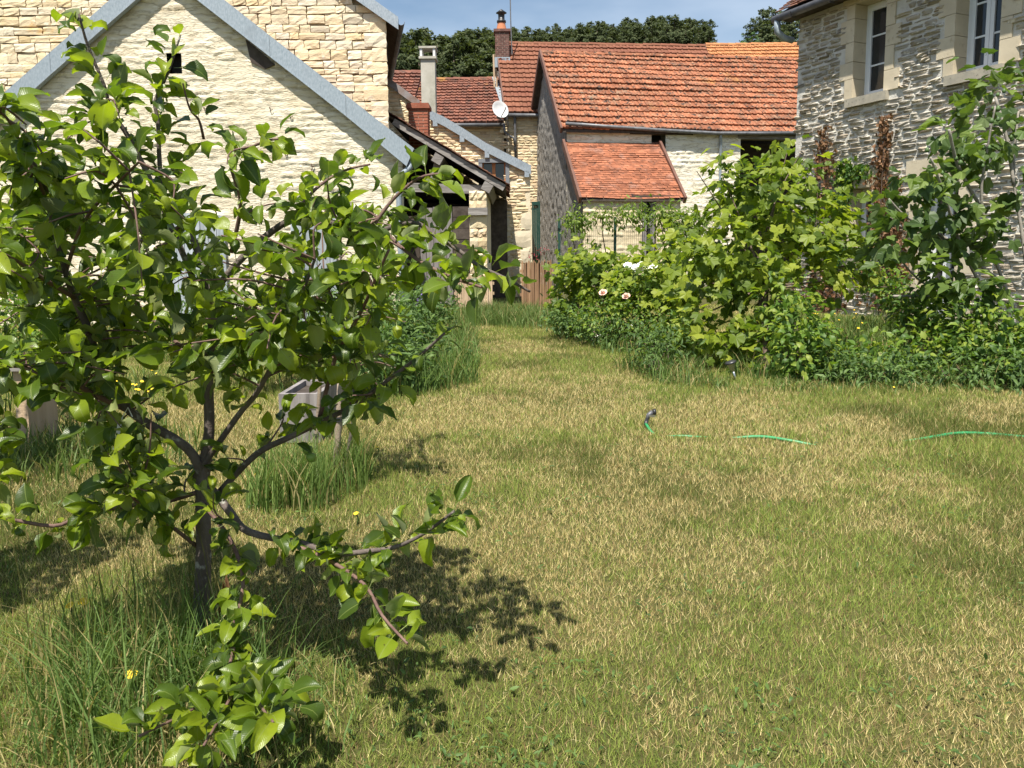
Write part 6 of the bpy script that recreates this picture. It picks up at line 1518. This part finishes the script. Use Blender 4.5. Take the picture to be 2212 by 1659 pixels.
# ================================================================== LEFT BED
lb = [
    ('perennial_clump', 'leafy green perennials at the corner of the left bed', G(950, 842), [(925, 800, 6.6, 35, 40, 0.3), (905, 740, 7.0, 45, 42, 0.35), (870, 785, 6.4, 45, 45, 0.35)], 1300, WEED, 0.085),
    ('perennial_clump', 'tangled green perennials behind the staked apple tree', G(800, 850), [(830, 760, 6.2, 60, 60, 0.4), (760, 780, 6.0, 50, 50, 0.4), (860, 700, 7.0, 50, 50, 0.35)], 1700, WEED, 0.085),
    ('lavender_clump', 'tall wispy weeds before the shed door', G(900, 720), [(890, 670, 9.5, 50, 45, 0.4), (940, 660, 9.8, 45, 40, 0.4), (830, 680, 9.0, 45, 40, 0.4)], 1500, WEED, 0.09),
    ('bed_shrub', 'dark small-leaved shrub at the left edge of the garden', G(30, 800), [(10, 690, 5.2, 60, 60, 0.3), (50, 650, 5.4, 40, 40, 0.3), (20, 740, 5.0, 60, 40, 0.3)], 1300, SHRUB, 0.045),
    ('bed_plants', 'flower bed greenery along the cottage wall', G(600, 700), [(500, 660, 10.5, 60, 30, 0.4), (620, 665, 10.5, 60, 30, 0.4), (720, 660, 10.2, 50, 35, 0.4), (400, 655, 10.8, 60, 30, 0.4), (180, 650, 10.8, 70, 30, 0.4), (780, 650, 10.2, 40, 40, 0.4)], 2300, WEED, 0.09),
    ('potato_rows', 'yellow-green low plants in the bed behind the apple trunk', G(560, 780), [(560, 740, 6.3, 60, 30, 0.3), (640, 720, 6.8, 50, 30, 0.3), (480, 740, 6.6, 50, 25, 0.3)], 1000, SHRUB, 0.06),
]
for nm, lab, base, bl, n, tm, sz in lb:
    T = plant(nm, lab, base)
    p, o = blob_points(bl, n, cl_size=0.09, k_per=16, shell=0.35)
    leafy(T, tm, p, o, sz, 100, 0.0, 0.6, rand=0.8)
    tip = [P(u + random.uniform(-0.6, 0.6) * ru, v + random.uniform(-0.8, 0.5) * rv, y) for u, v, y, ru, rv, ry in bl for _ in range(6)]
    stems(T, [Vector((t.x + random.uniform(-0.12, 0.12), t.y + random.uniform(-0.1, 0.1), 0)) for t in tip], tip, 0.005, 0.002, 'weed_leaf', 'stems', 0.08)
def flower_patch(name, label, spots, mat, r, zr, petals=5, cat='flowers'):
    T = plant(name, label, Vector((spots[0][0], spots[0][1], 0)), cat)
    for x, y, z in spots:
        part('stalk', MB().tube([Vector((x, y, 0)), Vector((x + 0.01, y, z * 0.6)), Vector((x, y, z))], 0.003, 4), 'weed_leaf', T)
        rosette(Vector((x, y, z)), r * random.uniform(0.8, 1.2), (random.uniform(-0.3, 0.3), -0.4, 1), mat, T, layers=1 if r < 0.03 else 2, n=petals)
def spots(us, vs, n, z, seed):
    r = random.Random(seed); out = []
    for _ in range(n):
        u, v = r.uniform(*us), r.uniform(*vs); q = G(u, v); out.append((q.x, q.y, r.uniform(*z)))
    return out
flower_patch('buttercups', 'yellow buttercups in the sunlit bed behind the apple trunk', spots((210, 380), (840, 880), 26, (0.08, 0.2), 1), 'yellow_petal', 0.013, 0)
flower_patch('meadow_buttercups', 'tiny yellow flowers in the uncut grass before the limed house', spots((1680, 1860), (720, 760), 24, (0.25, 0.38), 2), 'yellow_petal', 0.013, 0)
flower_patch('hawkweed', 'single orange-yellow flower in the tall trunk grass', [(*G(292, 1560).xy, 0.12), (*G(190, 1420).xy, 0.16), (*G(160, 1420).xy, 0.15)], 'yellow_petal', 0.013, 0, 9)
flower_patch('lawn_buttercups', 'scattered little yellow flowers on the mown lawn', [(*G(u, v).xy, 0.05) for u, v in ((815, 985), (770, 1135), (555, 1045), (1600, 800), (1850, 820), (1700, 790), (380, 980), (240, 950), (1930, 850))], 'yellow_petal', 0.010, 0)
def valerian(name, label, heads, mat):
    T = plant(name, label, Vector((heads[0].x, heads[0].y, 0)), 'flowers')
    for h in heads:
        part('stalk', MB().tube([Vector((h.x + random.uniform(-0.05, 0.05), h.y, 0)), Vector((h.x, h.y, h.z * 0.6)), h], 0.004, 4), 'weed_leaf', T)
        mb = MB()
        for _ in range(26):
            c_ = h + Vector((random.gauss(0, 0.03), random.gauss(0, 0.03), random.gauss(0, 0.035))); a_ = Vector((random.gauss(0, 1), random.gauss(0, 1), random.gauss(0, 1))).normalized() * 0.012; b_ = a_.cross(Vector((0.3, 0.4, 0.8))).normalized() * 0.012
            mb.add([c_ - a_, c_ + b_, c_ + a_, c_ - b_], [[0, 1, 2, 3]])
        part('flower_head', mb, mat, T, kind='stuff')
valerian('red_valerian', 'crimson valerian heads above the brown picket fence', [P(u, v, 16.2) for u, v in ((1150, 548), (1162, 540), (1172, 546), (1158, 556), (1180, 538), (1145, 556))], 'red_petal')
valerian('pink_valerian', 'salmon-pink valerian beside the silvered plank door', [P(u, v, 10) for u, v in ((775, 565), (782, 580), (768, 590), (750, 610), (800, 620), (812, 632), (640, 590), (620, 610))], 'pale_pink')
valerian('rust_valerian', 'rusty pink valerian at the left edge before the cottage wall', [P(u, v, 8) for u, v in ((50, 645), (62, 660), (100, 630), (150, 690), (158, 712), (300, 660), (30, 650))], 'pale_pink')
valerian('violet_flowers', 'violet flower heads in the weeds before the shed', [P(u, v, 9.5) for u, v in ((912, 642), (925, 640), (905, 650))], 'purple_petal')

# ================================================================== SMALL THINGS
# solar spike lamp
q = G(1590, 822); top = P(1578, 783, q.y)
SL = thing('solar_lamp', 'small tilted steel solar spike lamp at the bed edge', 'lamp', q)
axl = (top - q).normalized(); c_ = q + axl * 0.085
part('spike', MB().tube([q - axl * 0.03, q + axl * 0.09], [0.006, 0.012], 8), 'steel', SL, True)
part('body', MB().lathe(c_, [(0.012, 0.0), (0.022, 0.02), (0.034, 0.06), (0.038, 0.075)], 14, axl), 'steel', SL, True)
part('cap', MB().lathe(c_ + axl * 0.075, [(0.038, 0.0), (0.052, 0.002), (0.052, 0.012), (0.04, 0.022), (0.0, 0.026)], 14, axl), 'black', SL, True)
# hose
HS = thing('garden_hose', 'bright green garden hose half hidden in the lawn', 'hose', G(1700, 955))
hp = [(1395, 926), (1420, 938), (1480, 943), (1560, 944), (1640, 948), (1710, 956), (1780, 961), (1850, 958), (1930, 953), (2000, 948), (2070, 942), (2150, 941), (2260, 945)]
zz = [0.03, -0.012, 0.002, -0.012, 0.014, 0.010, -0.012, -0.012, -0.012, 0.004, 0.018, 0.008, -0.012]
q_, r_ = smooth_path([G(u, v) + UP * z for (u, v), z in zip(hp, zz)], [0.0095] * len(hp), 5)
part('tube', MB().tube(q_, r_, 10), 'hose', HS, True)
part('collar', MB().tube([G(1395, 926) + UP * 0.03, G(1397, 922) + UP * 0.045], [0.0135, 0.0135], 10), 'black', HS, True)
NZ = thing('spray_nozzle', 'grey and black spray nozzle on the end of the hose', 'nozzle', G(1402, 918))
n0 = G(1397, 922) + UP * 0.045
part('body', MB().tube([n0, n0 + Vector((0.012, 0.01, 0.03)), n0 + Vector((0.04, 0.01, 0.05))], [0.012, 0.015, 0.016], 10), 'zinc_dark', NZ, True)
part('head', MB().tube([n0 + Vector((0.04, 0.01, 0.05)), n0 + Vector((0.058, 0.01, 0.05))], [0.018, 0.020], 12), 'black', NZ, True)
part('trigger', MB().beam(n0 + Vector((0.012, -0.02, 0.03)), n0 + Vector((0.05, -0.022, 0.03)), 0.008, 0.012), 'steel', NZ)
# timber planter behind the apple crown
pb0 = G(606, 960); PT = thing('timber_planter', 'weathered grey timber planter box behind the apple branches', 'planter', pb0)
wd_, hp_ = 0.24, 0.40
for k in range(3):
    z = 0.01 + k * 0.1
    for o, a_, b_ in ((pb0 + Vector((0, 0, z)), X_ * wd_, Y_ * 0.03), (pb0 + Vector((0, 0.5, z)), X_ * wd_, Y_ * 0.03), (pb0 + Vector((-0.001, 0.032, z)), X_ * 0.03, Y_ * 0.466), (pb0 + Vector((wd_ - 0.029, 0.032, z)), X_ * 0.03, Y_ * 0.466)):
        part('board', MB().box(o, a_, b_, UP * 0.094), 'grey_wood', PT)
part('soil', MB().box(pb0 + Vector((0.032, 0.034, 0.0)), X_ * (wd_ - 0.064), Y_ * 0.46, UP * 0.27), 'dark_wood', PT)
# old bench at the left edge
bb = G(-10, 970); BN = thing('garden_bench', 'old grey plank bench at the left edge of the garden', 'bench', bb)
zt_ = 0.46
for k in range(3): part('seat_plank', MB().box(bb + Vector((-1.1, 0.12 * k, zt_)), X_ * 1.42, Y_ * 0.112, UP * 0.035), 'grey_beam', BN)
for x in (-0.9, 0.12): part('leg', MB().box(bb + Vector((x, 0.03, 0)), X_ * 0.07, Y_ * 0.29, UP * (zt_ - 0.001)), 'picket_pale', BN)
# wooden cold frame by the wall
cf = G(745, 690); CF = thing('cold_frame', 'small wooden cold frame with glass lid by the cottage wall', 'cold frame', cf)
for x in (-0.45, 0.42): part('leg', MB().box(cf + Vector((x, 0, 0)), X_ * 0.06, Y_ * 0.06, UP * 0.55), 'picket_pale', CF)
part('top_rail', MB().box(cf + Vector((-0.5, -0.01, 0.551)), X_ * 1.05, Y_ * 0.08, UP * 0.06), 'picket_pale', CF)
part('glass', MB().box(cf + Vector((-0.38, 0.02, 0.1)), X_ * 0.79, Y_ * 0.01, UP * 0.44), 'glass', CF)

# ================================================================== FOREST ON THE HILL
def pine_crown(seed, Ht=13.0, nb=44):
    r = np.random.default_rng(seed); C_ = []; Ws = []
    for b in range(nb):
        hb = 0.28 + 0.72 * (b + r.random()) / nb; a = r.uniform(0, 6.28)
        q = (hb - 0.28) / 0.72
        L = (0.55 + 0.45 * min(1, q * 2.5)) * (1 - q ** 2.2) ** 0.75 * 3.3 * r.uniform(0.55, 1.15) + 0.25
        m = int(16 + L * 15); t = r.random(m) ** 0.6
        z = Ht * hb + t * L * r.uniform(0.0, 0.35) + r.normal(size=m) * 0.16
        sd = r.normal(size=m) * 0.30
        C_.append(np.stack([np.cos(a) * t * L - np.sin(a) * sd, np.sin(a) * t * L + np.cos(a) * sd, z + np.abs(r.normal(size=m)) * 0.12], 1))
    c = np.concatenate(C_); n = len(c)
    s = r.uniform(0.12, 0.32, n)[:, None]
    nrm = unit(np.stack([c[:, 0], c[:, 1], np.abs(r.normal(size=n)) * 1.4 + 0.2], 1) + r.normal(size=(n, 3)) * 0.6)
    t = unit(np.cross(nrm, r.normal(size=(n, 3)))); b = np.cross(nrm, t)
    V = np.stack([c - t * s * 1.1 - b * s * 0.2, c + t * s * 0.2 - b * s * 0.55, c + t * s * 1.2 + b * s * 0.1, c + b * s * 0.6 - t * s * 0.3], 1).reshape(-1, 3)
    return to_mesh('crown', V, np.arange(4 * n).reshape(n, 4), M['pine'], False, np.repeat(r.random(n), 4))
def pine_trunk(Ht=13.0):
    return MB().tube([Vector((0, 0, -0.5)), Vector((0.05, 0, 4)), Vector((0, 0.08, 9)), Vector((0, 0, Ht * 0.98))], [0.22, 0.17, 0.11, 0.02], 6).mesh('trunk', M['pine_bark'], True)
CR = [pine_crown(k) for k in range(6)]; TK = pine_trunk()
def put_pine(x, y, s, k, label, group, top=None):
    z = float(hill_z(np.array(x), np.array(y)))
    T = thing('pine_tree', label, 'tree', (x, y, z), group); T.rotation_euler = (0, 0, random.uniform(0, 6.28)); T.scale = (s * random.uniform(1.0, 1.55),) * 2 + (s,)
    for nm, me in (('trunk', TK), ('crown', CR[k])):
        o = bpy.data.objects.new(nm, me); COL.objects.link(o); o.parent = T
SKY_L = [(820, 60), (850, 62), (880, 84), (905, 64), (935, 78), (961, 82), (1005, 68), (1050, 66), (1113, 62), (1170, 58), (1262, 46), (1340, 44), (1422, 37), (1480, 40), (1535, 42), (1560, 44)]
def sky_v(u):
    return float(np.interp(u, [a for a, b in SKY_L], [b for a, b in SKY_L]))
rf_ = random.Random(5); npine = 0
for row in range(17):
    y = 112 + row * 6.0
    u = 815 + rf_.uniform(0, 20)
    while u < 1536:
        if not (u > 1070 and y < 178):
            yy = y + rf_.uniform(-2, 2); x = P(u, 100, yy).x; z = float(hill_z(np.array(x), np.array(yy)))
            vz = P(u, sky_v(u), yy).z - z                     # room up to the photographed skyline
            s = min(rf_.uniform(0.7, 1.25), vz / 13.0 * (rf_.uniform(0.93, 1.04) if rf_.random() < 0.35 else rf_.uniform(0.72, 0.92)))
            base_vis = P(u, 172 if u < 1070 else 110, yy).z < z + s * 13
            if s > 0.35 and base_vis: put_pine(x, yy, s, rf_.randrange(6), 'dark green pine in the wood on the hill', 'pines on the hill'); npine += 1
        u += rf_.uniform(24, 40) * 160 / y
for u, v, y in ((1625, 45, 170), (1645, 22, 172), (1665, 18, 175), (1690, 25, 172), (1655, 50, 160), (1682, 50, 162), (1708, 30, 170), (1730, 30, 172), (1760, 40, 172)):
    x = P(u, 90, y).x; z = float(hill_z(np.array(x), np.array(y))); s = (P(u, v, y).z - z) / 13.0
    put_pine(x, y, s, rf_.randrange(6), 'tall pine standing behind the distant orange barn', 'pines behind the orange barn'); npine += 1
for u, v, y, lab in ((1610, 75, 120, 'round bright green tree behind the distant orange barn'), (1632, 66, 125, 'larger leafy tree beside the pines behind the orange barn')):
    x = P(u, 95, y).x; z = float(hill_z(np.array(x), np.array(y))); ht = P(u, v, y).z - z
    T = thing('leafy_tree', lab, 'tree', (x, y, z)); n = 700
    r = np.random.default_rng(int(u)); dd = unit(r.normal(size=(n, 3))); q = dd * (r.random(n) ** 0.4)[:, None] * np.array([2.4, 2.4, ht * 0.42]) * (0.8 + 0.3 * np.sin(dd[:, 0] * 5 + dd[:, 2] * 4))[:, None] + np.array([x, y, z + ht * 0.6])
    s = r.uniform(0.18, 0.36, n)[:, None]; t = unit(np.cross(dd, r.normal(size=(n, 3)))); b = np.cross(dd, t)
    part('crown', to_mesh('crown', np.stack([q - t * s, q - b * s, q + t * s, q + b * s], 1).reshape(-1, 3), np.arange(4 * n).reshape(n, 4), M['broadleaf'], False, np.repeat(r.random(n), 4)), None, T)
    part('trunk', MB().tube([Vector((x, y, z - 0.5)), Vector((x, y, z + ht * 0.7))], [0.2, 0.06], 6), 'pine_bark', T, True)
print('pines', npine, 'objects', len(bpy.data.objects))
